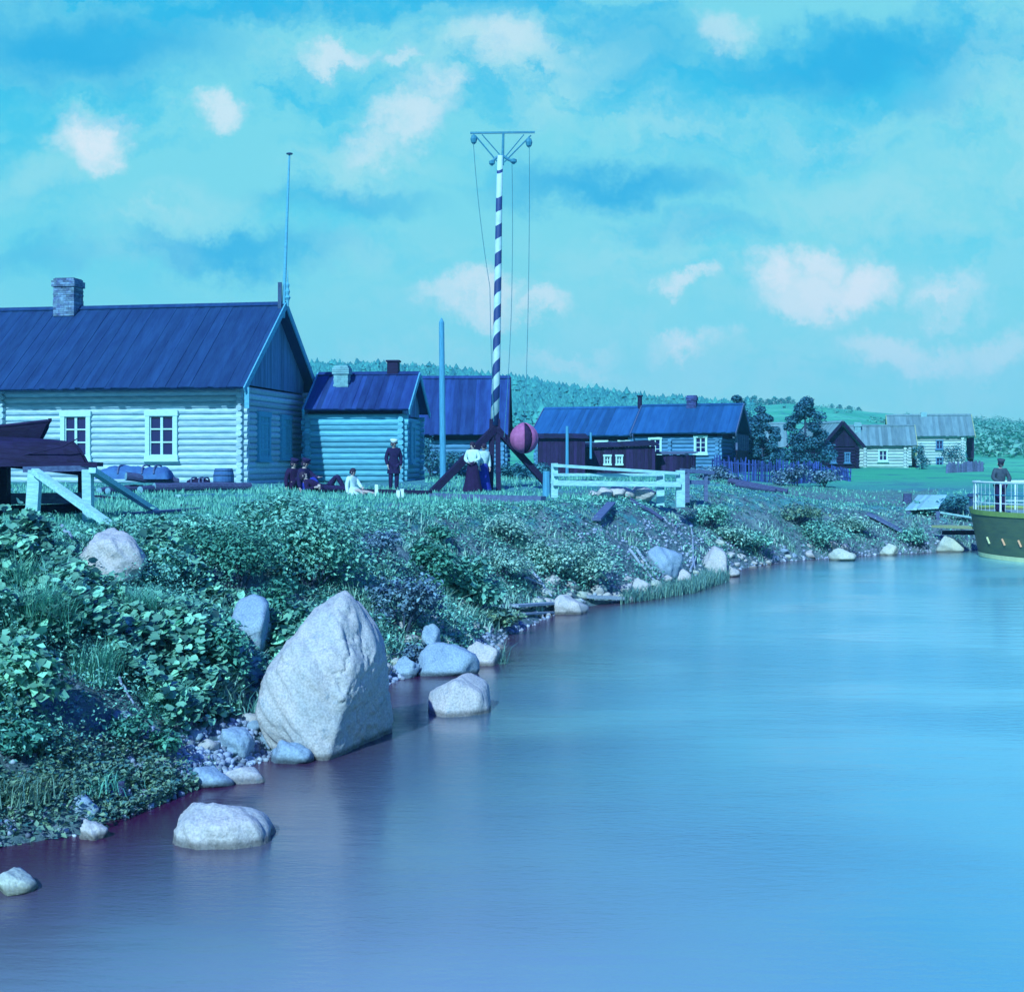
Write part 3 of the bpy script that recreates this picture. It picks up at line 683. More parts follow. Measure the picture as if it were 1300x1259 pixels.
# --- long farmhouse, two lengths of roof
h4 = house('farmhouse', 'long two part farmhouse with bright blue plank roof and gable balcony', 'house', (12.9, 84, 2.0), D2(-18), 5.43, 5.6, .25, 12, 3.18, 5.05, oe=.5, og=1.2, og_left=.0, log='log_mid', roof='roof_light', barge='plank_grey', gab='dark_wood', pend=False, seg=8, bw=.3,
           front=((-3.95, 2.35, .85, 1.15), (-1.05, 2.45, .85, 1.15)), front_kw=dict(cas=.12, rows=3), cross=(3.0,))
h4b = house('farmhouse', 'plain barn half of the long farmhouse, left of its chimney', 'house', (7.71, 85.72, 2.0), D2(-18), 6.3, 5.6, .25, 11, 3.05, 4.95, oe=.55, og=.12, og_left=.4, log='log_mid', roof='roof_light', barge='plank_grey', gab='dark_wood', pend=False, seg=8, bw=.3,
           front=((-2.0, 2.2, .85, 1.1), (-.5, 2.2, .8, 1.1)), front_kw=dict(cas=.12, rows=3))
chimney(h4, -2.1, 2.6, 4.7, 5.75, .62, .5, 'brick_dark')
c_ = MB(); c_.cyl((-.12, 2.7, 4.7), (-.12, 2.7, 5.75), .16, .15, 8, 0); c_.cyl((-.12, 2.7, 5.7), (-.12, 2.7, 5.78), .22, .22, 8, 0); c_.build('chimney', 'dark_wood', h4b)
def balcony(h, W, z, d=1.1, y0=.3, posts=6, top=None, m='dark_wood', pm='plank_yellow'):
    b = MB(); b.box((.15, y0, z-.1), (.15+d, W-y0, z), 0)
    for k in range(int((W-2*y0)/.16)):
        y = y0+.02+k*.16; b.box((.12+d, y, z+.001), (.16+d, y+.135, z+.8))
    b.beam((.14+d, y0, z+.84), (.14+d, W-y0, z+.84), .1, .07, tint=0)
    o = b.build('balcony', m, h)
    for k in range(posts):
        y = y0+.06+(W-2*y0-.12)*k/(posts-1); p = MB()
        p.beam((.14+d, y, z+.885), (.14+d, y, top), .12, .12, tint=0); p.build('post', pm, o)
    for y in (y0+.06, W-y0-.06):
        p = MB(); p.beam((.14+d, y, -.4), (.14+d, y, z-.101), .14, .14, tint=0); p.build('post', m, o)
balcony(h4, 5.6, 1.25, 1.0, .3, 6, 3.15, pm='plank_grey')
# --- sheds in front of the farmhouse
def shed(label, px0, px1, top0, top1, base, d, dep, m='brown_wood', wins=(), name='shed', mono=True):
    a = P(px0, base, d); b = P(px1, base, d); w = b.x-a.x; h0 = P(0, top0, d).z-a.z; h1 = P(0, top1, d).z-a.z
    t = thing(name, label, 'shed', a)
    mb = MB(); n = int(w/.2)
    for i in range(n):
        x0 = w*i/n; x1 = w*(i+1)/n-.01; k = (x0+x1)/2/w; hh = h0*(1-k)+h1*k-.02+R.uniform(-.03, .0)
        o = R.uniform(0, .02)
        mb.box((x0, -o, -.3), (x1, .05, hh)); mb.box((x0, dep-.05, -.3), (x1, dep, hh+.3))
    for s, hh in ((0, h0), (w-.05, h1)):
        q = int(dep/.2)
        for i in range(q): mb.box((s, .052+(dep-.11)*i/q, -.3), (s+.05, .045+(dep-.11)*(i+1)/q, hh-.02))
    mb.build('wall', m, t)
    rf = MB(); n = int((w+.4)/.25)
    for i in range(n):
        x0 = -.2+(w+.4)*i/n; x1 = -.2+(w+.4)*(i+1)/n; k0 = min(max(x0/w, 0), 1); k1 = min(max(x1/w, 0), 1); l = R.uniform(0, .02)
        za, zb = h0*(1-k0)+h1*k0+l, h0*(1-k1)+h1*k1+l
        vs = [(x0, -.2, za), (x1, -.2, zb), (x1, dep+.2, zb+.3), (x0, dep+.2, za+.3)]; vs += [(x, y, z+.05) for x, y, z in vs]
        rf.add(vs, [(3, 2, 1, 0), (4, 5, 6, 7), (0, 1, 5, 4), (1, 2, 6, 5), (2, 3, 7, 6), (3, 0, 4, 7)])
    rf.build('roof', 'dark_wood', t)
    for wx, wz, ww, wh in wins: window(t, ((wx-px0)/F*d, -.03, (base-wz)/F*d), (1, 0, 0), (0, -1, 0), ww, wh, cas=.08, rows=2, cols=2, sill=False)
    return t
shed('tall dark plank shed with a flat roof at the left end of the farmhouse', 684, 743, 557, 557, 603, 72, 3, 'brown_wood')
shed('dark low shed with two small white windows in front of the farmhouse', 744, 832, 569, 566, 603, 74, 3, 'brown_wood', wins=((771, 584, .42, .55), (786, 584, .40, .55)))
t = thing('wood_stack', 'low dark rounded stack with a pale plank cover at the farmhouse corner', 'stack', P(852, 602, 76))
mb = MB()
for i in range(22):
    q = math.pi*(1+i/21); mb.beam((1.35*math.cos(q), .9*math.sin(q), -.3), (1.35*math.cos(q), .9*math.sin(q), 1.1+R.uniform(-.04, .04)), .2, .08, up=(math.cos(q), math.sin(q), 0))
for i in range(22):
    q = math.pi*(i/21); mb.beam((1.35*math.cos(q), .9*math.sin(q), -.3), (1.35*math.cos(q), .9*math.sin(q), 1.1), .2, .08, up=(math.cos(q), math.sin(q), 0))
mb.build('side', 'brown_wood', t)
mb = MB()
for i in range(9): y = -.95+i*.21; w = 1.5*math.sqrt(max(.05, 1-(y/1.05)**2)); mb.beam((-w, y, 1.14+.04*(i % 2)+.1*(1-abs(y))), (w, y, 1.14+.04*(i % 2)+.1*(1-abs(y))), .2, .05)
mb.build('cover', 'plank_grey', t)
# --- far houses on the right
h5 = house('cottage', 'dark fronted cottage with its pointed gable facing the river, beside the trees', 'cottage', (24.2, 104, 2.75), D2(-76), 5.0, 2.75, .24, 8, 1.95, 3.75, oe=.35, og=.5, log='dark_wood', roof='roof_far', barge='dark_wood', gab='dark_wood', pend=False, seg=6, side=((.75, 1.0, .45, .8), (1.95, 1.0, .45, .8)), side_kw=dict(frame_m='log_mid', cas=.07))
h6 = house('farmhouse', 'low whitewashed farmhouse with small corner windows on the green meadow', 'house', (31.4, 107, 2.75), D2(-12), 4.9, 4.4, .25, 8, 1.95, 3.6, oe=.4, og=.9, log='log_far', roof='roof_far', barge='plank_yellow', gab='dark_wood', pend=False, seg=6, front=((-4.35, 1.2, .75, .95), (-1.7, 1.2, .75, .95)), front_kw=dict(cas=.1, rows=2), cross=(3.1,))
chimney(h6, -3.6, 1.5, 2.9, 3.95, .5, .5, 'plaster')
balcony(h6, 4.4, .1, .75, .2, 6, 1.85)
h7 = house('farmhouse', 'two storey pale farmhouse at the far right with a porch on its gable', 'house', (39.0, 116, 2.75), D2(-12), 5.2, 4.6, .25, 12, 2.9, 4.8, oe=.4, og=1.0, log='log_far', roof='roof_far', barge='plank_yellow', gab='dark_wood', pend=False, seg=6, front=((-1.9, 2.2, .6, .8), (-1.9, .7, .6, .8)), front_kw=dict(cas=.06, frame_m='log_mid', rows=2))
c_ = MB(); c_.beam((-3.0, 2.3, 4.5), (-3.0, 2.3, 5.1), .5, .5, tint=0); c_.build('chimney', 'plaster', h7)
balcony(h7, 4.6, .15, .8, .2, 5, 2.85, pm='dark_wood')
h8 = house('barn', 'grey barn roof half hidden by the bushy trees beside the long farmhouse', 'barn', (22.6, 112, 2.75), D2(-8), 5.2, 5.0, .25, 7, 1.9, 3.95, oe=.5, og=.4, log='log_mid', roof='roof_far', barge='plank_grey', gab='dark_wood', pend=False, seg=6)
# ------------------------------------------------------------------ signal mast
def stripe_mat():
    m, nt, N, L, b = new_mat('spiral_paint')
    tc = N.new('ShaderNodeTexCoord'); sx = N.new('ShaderNodeSeparateXYZ'); L.new(tc.outputs['Object'], sx.inputs[0])
    def mt(op, a, c=None):
        n = N.new('ShaderNodeMath'); n.operation = op
        for i, v in enumerate((a, c)):
            if v is None: continue
            if isinstance(v, (int, float)): n.inputs[i].default_value = v
            else: L.new(v, n.inputs[i])
        return n.outputs[0]
    ang = mt('DIVIDE', mt('ARCTAN2', sx.outputs['Y'], sx.outputs['X']), 2*math.pi)
    ph = mt('FRACT', mt('ADD', mt('ADD', mt('MULTIPLY', ang, -1.0), mt('DIVIDE', sx.outputs['Z'], .92)), 20.0))
    no = N.new('ShaderNodeTexNoise'); no.inputs['Scale'].default_value = 6; no.inputs['Detail'].default_value = 6; L.new(tc.outputs['Object'], no.inputs['Vector'])
    ph = mt('ADD', ph, mt('MULTIPLY', mt('SUBTRACT', no.outputs['Fac'], .5), .1))
    st = mt('GREATER_THAN', ph, .5)
    lo = mt('GREATER_THAN', ph, .88)
    hi = mt('GREATER_THAN', sx.outputs['Z'], 10.15)
    f = mt('ADD', mt('MULTIPLY', st, mt('SUBTRACT', 1.0, hi)), mt('MULTIPLY', lo, hi))
    mx = N.new('ShaderNodeMix'); mx.data_type = 'RGBA'; mx.inputs['A'].default_value = (.42, .64, .68, 1); mx.inputs['B'].default_value = (.012, .045, .19, 1)
    L.new(f, mx.inputs['Factor'])
    mr = N.new('ShaderNodeMapRange'); mr.inputs['To Min'].default_value = .7; mr.inputs['To Max'].default_value = 1.2; L.new(no.outputs['Fac'], mr.inputs['Value'])
    vm = N.new('ShaderNodeVectorMath'); vm.operation = 'SCALE'; L.new(mx.outputs['Result'], vm.inputs[0]); L.new(mr.outputs[0], vm.inputs['Scale'])
    L.new(vm.outputs[0], b.inputs['Base Color']); b.inputs['Roughness'].default_value = .6
    return m
M['spiral'] = stripe_mat()
DM = 46.0
B0 = P(628, 622, DM)
def ml(px, py, dd=0): return P(px, py, DM+dd)-B0
mast = thing('signal_mast', 'tall mast with spiral blue and white stripes, crossbar and two diagonal props', 'mast', B0)
m = MB()
pts = [ml(628, 540), ml(630, 470), ml(632, 360), ml(633.5, 260), ml(635, 198)]
m.tube(pts, [.15, .138, .126, .112, .10], 14, 0); m.build('pole', 'spiral', mast, True)
m = MB(); m.beam(ml(622.5, 626), ml(625, 532), .19, .26, tint=0); m.build('cheek_post', 'dark_wood', mast)
m = MB(); m.beam(ml(633, 626, .05), ml(631.8, 532, .05), .17, .26, tint=.6); m.build('cheek_post', 'dark_wood', mast)
m = MB(); m.cyl(ml(638, 210), ml(639, 168), .05, .04, 8, 0); m.build('topmast', 'iron_teal', mast)
m = MB(); m.beam(ml(597, 169), ml(679, 168), .065, .065, tint=0); m.build('crossbar', 'iron_teal', mast)
for a, b in (((604, 173), (631, 205)), ((674, 172), (640, 206))):
    m = MB(); m.cyl(ml(*a), ml(*b), .028, .028, 6, 0); m.build('strut', 'iron_teal', mast)
for a, b in (((612, 171), (634, 196)), ((665, 171), (641, 200))):
    m = MB(); m.cyl(ml(*a), ml(*b), .022, .022, 6, 0); m.build('strut', 'iron_teal', mast)
m = MB(); m.tube([ml(624, 207), ml(628, 202), ml(634, 198), ml(640, 199), ml(646, 203), ml(652, 205)], .05, 8, 0); m.lathe([(.02, -.1), (.1, -.03), (.1, .06), (.02, .1)], 8, tuple(ml(624.5, 207)), 0); m.lathe([(.02, -.1), (.11, -.03), (.11, .06), (.02, .1)], 8, tuple(ml(652, 205)), 0)
m.build('yoke', 'iron_teal', mast)
for px, py in ((601.5, 176), (671.5, 180)):
    m = MB(); m.cyl(ml(px, py-7), ml(px, py-3), .02, .02, 6, 0); m.lathe([(.03, -.2), (.09, -.14), (.12, -.02), (.08, .1), (.02, .14)], 8, tuple(ml(px, py)), 0); m.build('pulley', 'iron_teal', mast)
def rope(a, b, sag=0, n=9):
    a, b = Vector(a), Vector(b); p = []
    for i in range(n+1):
        t = i/n; q = a.lerp(b, t); q.x -= sag*4*t*(1-t); p.append(q)
    return p
for pts in (rope(ml(601, 182, -.05), ml(622, 365, -.2), .06)+rope(ml(622, 365, -.2), ml(627, 535, -.2), .02)[1:], rope(ml(650, 208, -.02), ml(649, 400, -.1), -.03)+rope(ml(649, 400, -.1), ml(640, 555, -.2), -.02)[1:], rope(ml(672, 186, -.05), ml(666.5, 528, -.1), -.05)):
    m = MB(); m.tube(pts, .011, 5, 0); m.build('halyard', 'rope', mast)
for a, b, w in (((629, 543, 0), (546, 622, -1.0), .23), ((631, 545, 0), (702, 618, .6), .21)):
    m = MB(); q = ml(*b); m.beam(ml(*a), q+Vector((0, 0, -.15)), w, w, tint=0); m.build('brace', 'dark_wood', mast)
# the ball signal
bc = P(665.5, 556, DM-.1)
ball = thing('canvas_ball', 'red and black canvas ball hanging beside the striped mast', 'ball', bc)
ra, rb = .48, .52
def gore(q0, q1, nq, name, m_, off=1.0):
    mb = MB(); nz = 12; vs = []; fs = []
    for i in range(nq+1):
        q = q0+(q1-q0)*i/nq
        for j in range(nz+1):
            p = -math.pi/2+math.pi*j/nz; f = off*(1-.035*math.sin(math.pi*i/nq)*-1)
            cp = math.cos(p)**(1.3 if p > 0 else 1.0); vs.append((ra*f*cp*math.cos(q), ra*f*cp*math.sin(q), rb*f*math.sin(p)))
    for i in range(nq):
        for j in range(nz): a = i*(nz+1)+j; fs.append((a, a+nz+1, a+nz+2, a+1))
    mb.add(vs, fs, 0); return mb.build(name, m_, ball, True)
edges = [0, 33, 66, 100, 135, 170, 205, 240, 271, 305, 335, 360]
for i in range(len(edges)-1):
    q0, q1 = D2(edges[i]), D2(edges[i+1]); blk = edges[i] in (271, 100)
    gore(q0, q1, 4, 'canvas_panel', 'black' if blk else 'red', .94 if blk else 1)
m = MB(); m.cyl((0, 0, rb-.02), (0.02, 0, rb+.16), .03, .015, 6, 0); m.build('lashing', 'rope', ball)

# ------------------------------------------------------------------ posts, fences
def post_thing(name, label, cat, px, top, base, d, w, m_, group=None, lean=0, round_=True, pointed=False):
    a = P(px, base, d); h = P(0, top, d).z-a.z
    t = thing(name, label, cat, a, 0, group); mb = MB()
    if round_:
        mb.tube([(0, 0, -.3), (lean*.3, 0, h*.3), (lean, 0, h*.985 if pointed else h)]+([(lean, 0, h*1.012)] if pointed else []), [w/2, w*.48, w*.42]+([.01] if pointed else []), 10, 0)
    else: mb.beam((0, 0, -.3), (lean, 0, h), w, w*.8, tint=0)
    mb.build('shaft', m_, t)
    return t
post_thing('pole', 'tall bare blue pole with pointed top between the small log house and the mast', 'pole', 562.5, 406, 612, 52, .25, 'post_blue', lean=-.06, pointed=True)
post_thing('pole', 'thin pale pole in front of the dark sheds', 'pole', 720, 541, 603, 66, .17, 'post_blue')
post_thing('pole', 'short thin pole before the farmhouse windows, right of the taller thin pole', 'pole', 750, 549, 575, 70, .13, 'post_blue')
post_thing('bollard', 'thick blue mooring bollard left of the white rail fence', 'bollard', 694, 598, 631, 41, .27, 'post_blue')
def rail_fence(name, label, posts, rails, m_='plank', cat='fence', rw=.09, rh=.15):
    o = posts[0]; base = P(o[0], o[2], o[3]); t = thing(name, label, cat, base)
    for px, top, bot, d, w in posts:
        mb = MB(); a = P(px, bot, d)-base; b = P(px, top, d)-base; mb.beam(a-Vector((0, 0, .25)), b, w, w, up=(0, 1, 0), tint=R.uniform(-.5, .5)); mb.build('post', m_, t)
    for a, b, h in rails:
        mb = MB(); A = P(*a)-base; B = P(*b)-base; mb.beam(A, B, rw, h, tint=R.uniform(-.5, 1)); mb.build('rail', m_, t)
    return t
rail_fence('rail_fence', 'white three railed fence on the bank edge right of the striped mast', [(704, 588, 626, 40, .2), (838, 599, 631, 41, .24), (863.5, 597, 633, 40.6, .26)],
           [((702, 590.5, 39.8), (862, 601, 40.4), .09), ((703, 602.5, 39.8), (840, 602.5, 40.8), .08), ((702, 613, 39.8), (864, 615, 40.4), .15)], rw=.08)
rail_fence('rail_fence', 'short fence length with dark crossbars right of the white three railed fence', [(872, 598, 628, 43, .16), (896, 598, 626, 43.5, .12)],
           [((864, 597, 42.8), (906, 600, 43.6), .12), ((866, 611.5, 43), (900, 612.5, 43.6), .14)], m_='plank_grey')
post_thing('signboard', 'small pale board behind the end of the white fence', 'board', 884, 601, 612, 45, .6, 'plank', round_=False) if False else None
def stake_fence(label, pts, h, step, m_, d_h=.0, name='picket_fence', t_=.05, rails=True):
    a0 = Vector(pts[0]); t = thing(name, label, 'fence', a0); mb = MB()
    for p, q in zip(pts[:-1], pts[1:]):
        p, q = Vector(p), Vector(q); n = int((q-p).length/step)
        for i in range(n):
            c = p.lerp(q, i/n); z = gz(c.x, c.y); hh = h*R.uniform(.82, 1.1); l = Vector((R.uniform(-.08, .08), R.uniform(-.05, .05), hh))
            b = Vector((c.x, c.y, z-.2))-a0; mb.beam(b, b+l+Vector((0, 0, .2)), t_*R.uniform(.8, 1.4), t_*.6, tint=R.uniform(-1, 1))
    mb.build('stakes', m_, t)
    if rails:
        r = MB()
        for p, q in zip(pts[:-1], pts[1:]):
            p, q = Vector(p), Vector(q); n = max(1, int((q-p).length/2.2))
            for i in range(n):
                for k in (.3, .75):
                    c, e = p.lerp(q, i/n), p.lerp(q, (i+1)/n)
                    r.beam(Vector((c.x, c.y+.06, gz(c.x, c.y)+h*k))-a0, Vector((e.x, e.y+.06, gz(e.x, e.y)+h*k))-a0, .05, .06)
        r.build('rail', m_, t)
    return t
M['stake'] = mat('stake_violet', (.03, .075, .30), (.02, .05, .21), rough=.9, scale=6, tint=.5, bump=.2)
def gp(px, d): x = (px-CX)/F*d; return (x, d, gz(x, d))
stake_fence('long bluish stake fence below the farmhouse and the bushy trees', [gp(905, 66), gp(960, 64), gp(1000, 65), gp(1042, 69)], 1.05, .085, M['stake'])
stake_fence('low dark stake fence sloping in front of the pointed cottage', [gp(1038, 80), gp(1060, 78), gp(1080, 74)], .7, .16, M['stake'])
stake_fence('small dark garden fence on the meadow before the far right farmhouse', [gp(1202, 90), gp(1250, 95)], .7, .28, 'plank_grey', t_=.12)
for lab, pts in (('weathered dark log lying along the foot of the stake fence, upper one', ((925, 614, 55), (1000, 618, 54))), ('weathered dark log lying along the foot of the stake fence, lower one', ((935, 619, 53), (985, 621, 52)))):
    a, b = (Vector(gp(p[0], p[2])) for p in pts); t = thing('log', lab, 'log', a); mb = MB(); mb.cyl((0, 0, .15), b-a+Vector((0, 0, .15)), .12, .1, 8, 0); mb.build('stem', 'bark', t)

# ------------------------------------------------------------------ trestle with boats at the left edge
def at(px, d, dz=0): x = (px-CX)/F*d; return Vector((x, d, gz(x, d)+dz))
D = 23.6
p1 = P(43, 664, D); p2 = P(113.5, 664, 24.2)
tr = thing('timber_trestle', 'timber trestle with two white posts and long pale props at the left edge', 'trestle', p1)
L1 = lambda px, py, d: P(px, py, d)-p1
m = MB(); m.beam(L1(39, 690, D), L1(45, 597, D), .21, .17, up=(0, 1, 0), tint=.3); m.build('post', 'plank', tr)
m = MB(); m.beam(L1(113, 690, 24.2), L1(111.5, 596, 24.2), .16, .2, up=(0, 1, 0), tint=0); m.build('post', 'plank', tr)
for a, b in (((44, 598, D-.12), (152, 672)), ((117, 597, 24.0), (206, 652))):
    e = hit(*b)-p1; m = MB(); m.beam(L1(*a), e+Vector((0, 0, -.05)), .13, .10, tint=.3); m.build('prop', 'plank', tr)
m = MB(); m.beam(L1(30, 596, D+.12), L1(122, 594, 24.35), .17, .10, tint=.3); m.build('cap_beam', 'plank_grey', tr)
for px, d in ((-40, 24.5), (4, 26.2), (108, 27)):
    m = MB(); g = at(px, d)-p1; m.beam(g-Vector((0, 0, .3)), L1(px, 592, d), .22, .22, up=(0, 1, 0), tint=0); m.build('post', 'dark_wood', tr)
m = MB(); m.beam(L1(-60, 634, 26), L1(108, 632, 26.8), .08, .22, tint=0); m.build('tie_beam', 'plank_grey', tr)
m = MB(); m.beam(L1(-60, 650, 26.3), L1(108, 645, 27.1), .08, .2, tint=0); m.build('tie_beam', 'dark_wood', tr)
for i in range(5):
    m = MB(); d = 24.1+i*.55; r_ = 125-i*3+R.uniform(-4, 4); m.beam(L1(-150, 589.5, d), L1(r_, 589.5-i*.2, d+.3), .5, .075, tint=R.uniform(-1, 1)); m.build('deck_board', 'dark_wood', tr)
def rowboat(label, tip, length, beam, depth, direc, upside, roll=0, pitch=0, m_='dark_wood'):
    """clinker rowing boat; tip = stem head, hull runs back along direc"""
    t = thing('rowing_boat', label, 'boat', tip)
    d = Vector(direc).normalized(); x = Vector((-d.y, d.x, 0)).normalized(); z = Vector((0, 0, -1 if upside else 1))
    n = 14; k = 7; vs = []; fs = []
    for i in range(n+1):
        s = i/n; w = beam/2*min(1, math.sin(min(s*1.25+.02, 1)*math.pi/2))**.75*(1 if s < .7 else 1-.45*((s-.7)/.3)**2); sheer = .28*(1-s)**2.5
        rake = .42*(1-s)**2
        for side in (-1, 1):
            for j in range(k+1):
                q = j/k; yy = w*math.sin(q*math.pi/2)**.8; zz = -depth*math.cos(q*math.pi/2)**.9
                zz = zz*(1-.25*(1-s)**3)+sheer*q
                c = d*(s*length+rake*(1-q)*.9)+x*side*yy+z*(zz)+Vector((0, 0, pitch*s*length))
                vs.append(c)
    st = 2*(k+1)
    for i in range(n):
        for side in (0, 1):
            for j in range(k):
                a = i*st+side*(k+1)+j; fs.append((a, a+st, a+st+1, a+1))
    fs.append(tuple(n*st+j for j in range(k+1))+tuple(n*st+(k+1)+j for j in range(k, -1, -1)))
    mb = MB()
    for f in fs: mb.add([vs[i] for i in f], [tuple(range(len(f)))], R.uniform(-.6, .6))
    o = mb.build('hull', m_, t)
    so_ = o.modifiers.new('thickness', 'SOLIDIFY'); so_.thickness = .03; so_.offset = 0
    for side in (0, 1):
        g = MB(); g.tube([vs[i*st+side*(k+1)+k] for i in range(n+1)], .035, 6, .8); g.build('gunwale', m_, t)
    g = MB(); g.tube([vs[j]*1.0 for j in range(k+1)]+[vs[k]+z*.05], .035, 6, .3); g.build('stem_post', m_, t)
    return t
rowboat('dark rowing boat lying upright on the pile, blunt bow just over the lower boat', P(62, 553, 25.4), 4.2, 1.2, .42, (-1, .12, 0), False, pitch=.015)
rowboat('dark upturned rowing boat with a sharp bow tip pointing at the left window', P(116, 583, 24.9)+Vector((0, 0, -.02)), 4.4, 1.3, .46, (-1, .05, 0), True, pitch=.0)
t = thing('boat_hook', 'thin dark boat hook sticking out of the boats towards the window', 'pole', P(66, 571, 24.6)); m = MB(); m.tube([P(20, 580, 24.6)-P(66, 571, 24.6), P(80, 567, 24.6)-P(66, 571, 24.6), P(98, 557, 24.6)-P(66, 571, 24.6)], .012, 6, 0); m.build('shaft', 'dark_wood', t)

# ------------------------------------------------------------------ timber by the log house
def log_thing(label, a, b, r0, r1=None, group=None):
    t = thing('log', label, 'log', a, 0, group); mb = MB(); d = Vector(b)-Vector(a); r1 = r1 or r0*.9
    p = [d*(i/6)+Vector((0, 0, R.uniform(-.02, .02))) for i in range(7)]
    mb.tube(p, [r0+(r1-r0)*i/6 for i in range(7)], 10, 0); mb.build('bark', 'bark', t)
    e = MB(); u = d.normalized(); e.cyl(u*-.012, u*.01, r0*.93, r0*.93, 10, 0); e.cyl(d-u*.01, d+u*.012, r1*.93, r1*.93, 10, 0); e.build('cut_end', 'cut', t)
    return t
g0 = P(0, 614, 44.5).z
for lab, a, b, r in (('long dark log at the bottom of the timber pile, running towards the log house corner', (196, 618, 44.2), (318, 617, 46.2), .15), ('upper long log on the timber pile in front of the log house', (160, 605, 44.9), (226, 611, 45.8), .15),
                     ('short log in the timber pile with its pale cut end nearest the window', (178, 626, 43.6), (232, 620, 45.6), .13), ('leftmost short log of the timber pile, behind the second white post', (126, 625, 43.8), (180, 620, 45.8), .13),
                     ('second short log from the left in the timber pile', (137, 626, 43.7), (192, 621, 45.9), .12)):
    A = P(*a); B = P(*b); A.z = max(A.z, gz(A.x, A.y)+r*.8); B.z = max(B.z, gz(B.x, B.y)+r*.8); log_thing(lab, A, B, r)
def heap(name, label, cat, loc, sx, sy, sz, m_, seed, n=28):
    t = thing(name, label, cat, loc); vs = []; fs = []; mb = MB(); rr = random.Random(seed)
    for i in range(n+1):
        for j in range(n+1):
            u, v = i/n*2-1, j/n*2-1; e = max(0, 1-u**8)**.5*max(0, 1-v*v)**.5
            z = sz*e*(1+.07*math.sin(u*5+seed)+.035*math.sin(u*17+v*4))+.03*rr.uniform(-1, 1)*e-.08
            vs.append((u*sx, v*sy, z))
    for i in range(n):
        for j in range(n): a = i*(n+1)+j; fs.append((a, a+n+1, a+n+2, a+1))
    mb.add(vs, fs, 0); mb.build('cover', m_, t, True)
    for q in (-.35, .3, .62):
        r = MB(); r.tube([(q*sx+.05*math.sin(v*3), v*sy, sz*max(0, 1-v*v)**.5*(max(0, 1-q**8)**.5)*1.0-.03) for v in np.linspace(-.95, .95, 12)], .03, 6, 0); r.build('lashing', 'plank_grey', t)
    return t
loc = P(172, 605, 45.6); heap('tarpaulin_heap', 'long low heap under a blue tarpaulin below the framed window', 'tarpaulin heap', loc, 1.25, .55, .42, 'tarp', 3)
loc = at(252, 46.2); heap('brush_heap', 'small dark heap between the tarpaulin and the barrel', 'heap', loc+Vector((0, 0, .2)), .42, .4, .3, 'dark_wood', 8, 16)
bl = at(284, 46.6); t = thing('barrel', 'blue grey wooden barrel standing at the log house corner', 'barrel', bl)
m = MB(); m.lathe([(.30, -.1), (.345, .15), (.36, .35), (.345, .55), (.30, .72), (.27, .72), (.27, .66), (.01, .65)], 20, (0, 0, 0), 0); m.build('staves', 'tarp', t)
for z, r in ((.1, .342), (.25, .356), (.48, .356), (.64, .325)):
    m = MB(); m.lathe([(r-.01, z-.02), (r+.008, z-.02), (r+.008, z+.02), (r-.01, z+.02)], 20, (0, 0, 0), 0); m.build('hoop', 'iron', t)
for lab, a, b, w, h, mm in (('pale plank lying on the grass in front of the barrel', (226, 632), (270, 630), .16, .07, 'plank'), ('dark thin plank lying on the grass below the timber pile', (122, 632), (246, 646), .14, .05, 'dark_wood'),
                            ('grey plank half sunk in the grass beside the pale prop', (158, 656), (262, 648), .2, .05, 'plank_grey')):
    A, B = hit(*a), hit(*b); t = thing('plank', lab, 'plank', A); m = MB(); m.beam((0, 0, .05), B-A+Vector((0, 0, .05)), w, h, tint=0); m.build('board', mm, t)
for lab, a, b, w, h, mm in (('long dark timber baulk lying on the bank in front of the striped mast', (548, 632), (690, 636), .3, .17, 'plank_grey'), ('low dark timber edge lying behind the seated child', (395, 624), (546, 628), .2, .14, 'dark_wood')):
    A, B = hit(*a), hit(*b); t = thing('timber', lab, 'timber', A); m = MB(); m.beam((0, 0, .04), B-A+Vector((0, 0, .04)), w, h, tint=0); m.build('baulk', mm, t)
for lab, px, top, bot in (('tiny white stake left of the man in the white cap', 478, 615, 630), ('left one of the two tiny white stakes at the feet of the standing man', 505.5, 622, 633), ('right one of the two tiny white stakes at the feet of the standing man', 510.5, 620.5, 633)):
    a = hit(px, bot); post_thing('stake', lab, 'stake', px, top, bot, a.y, .1, 'white', round_=False)

# ------------------------------------------------------------------ steamer stern at the right edge
T = Vector((17.25, 48.6, 0)); AX = Vector((.35, -.937, 0)).normalized(); LF = Vector((AX.y, -AX.x, 0))   # LF points to the visible side
def hullpt(s, q, side=1):
    """s metres from the stern tip along the axis, q 0 (keel, under water) .. 1 (gunwale)"""
    f = min(1, s/4.2); w = 2.3*math.sqrt(max(0, 1-(1-f)**2.3))
    zz = -.7+q*(2.26+.10*(1-f)**2)
    w2 = w*(.80+.2*q**.7); s2 = s+(1-q)*.5*(1-f)
    return T+AX*s2+LF*side*w2+Vector((0, 0, zz))
boat = thing('river_boat', 'dark green hulled boat with white railings at the right edge', 'boat', T+AX*5)
OFF = -(T+AX*5)
def hull_strip(q0, q1, nq, name, m_, out=0):
    mb = MB(); ss = [0.001]+[14*(i/46)**1.7 for i in range(1, 47)]
    ring = [(s, -1) for s in ss[::-1]]+[(s, 1) for s in ss]
    vs = []
    for s, sd in ring:
        for j in range(nq+1):
            p = hullpt(s, q0+(q1-q0)*j/nq, sd); n = LF*sd*(1 if s > .4 else s/.4)-AX*(1 if s < 2 else 0)
            vs.append(p+OFF+n.normalized()*out)
    fs = []
    for i in range(len(ring)-1):
        for j in range(nq): a = i*(nq+1)+j; fs.append((a, a+nq+1, a+nq+2, a+1))
    mb.add(vs, fs, 0); return mb.build(name, m_, boat, True)
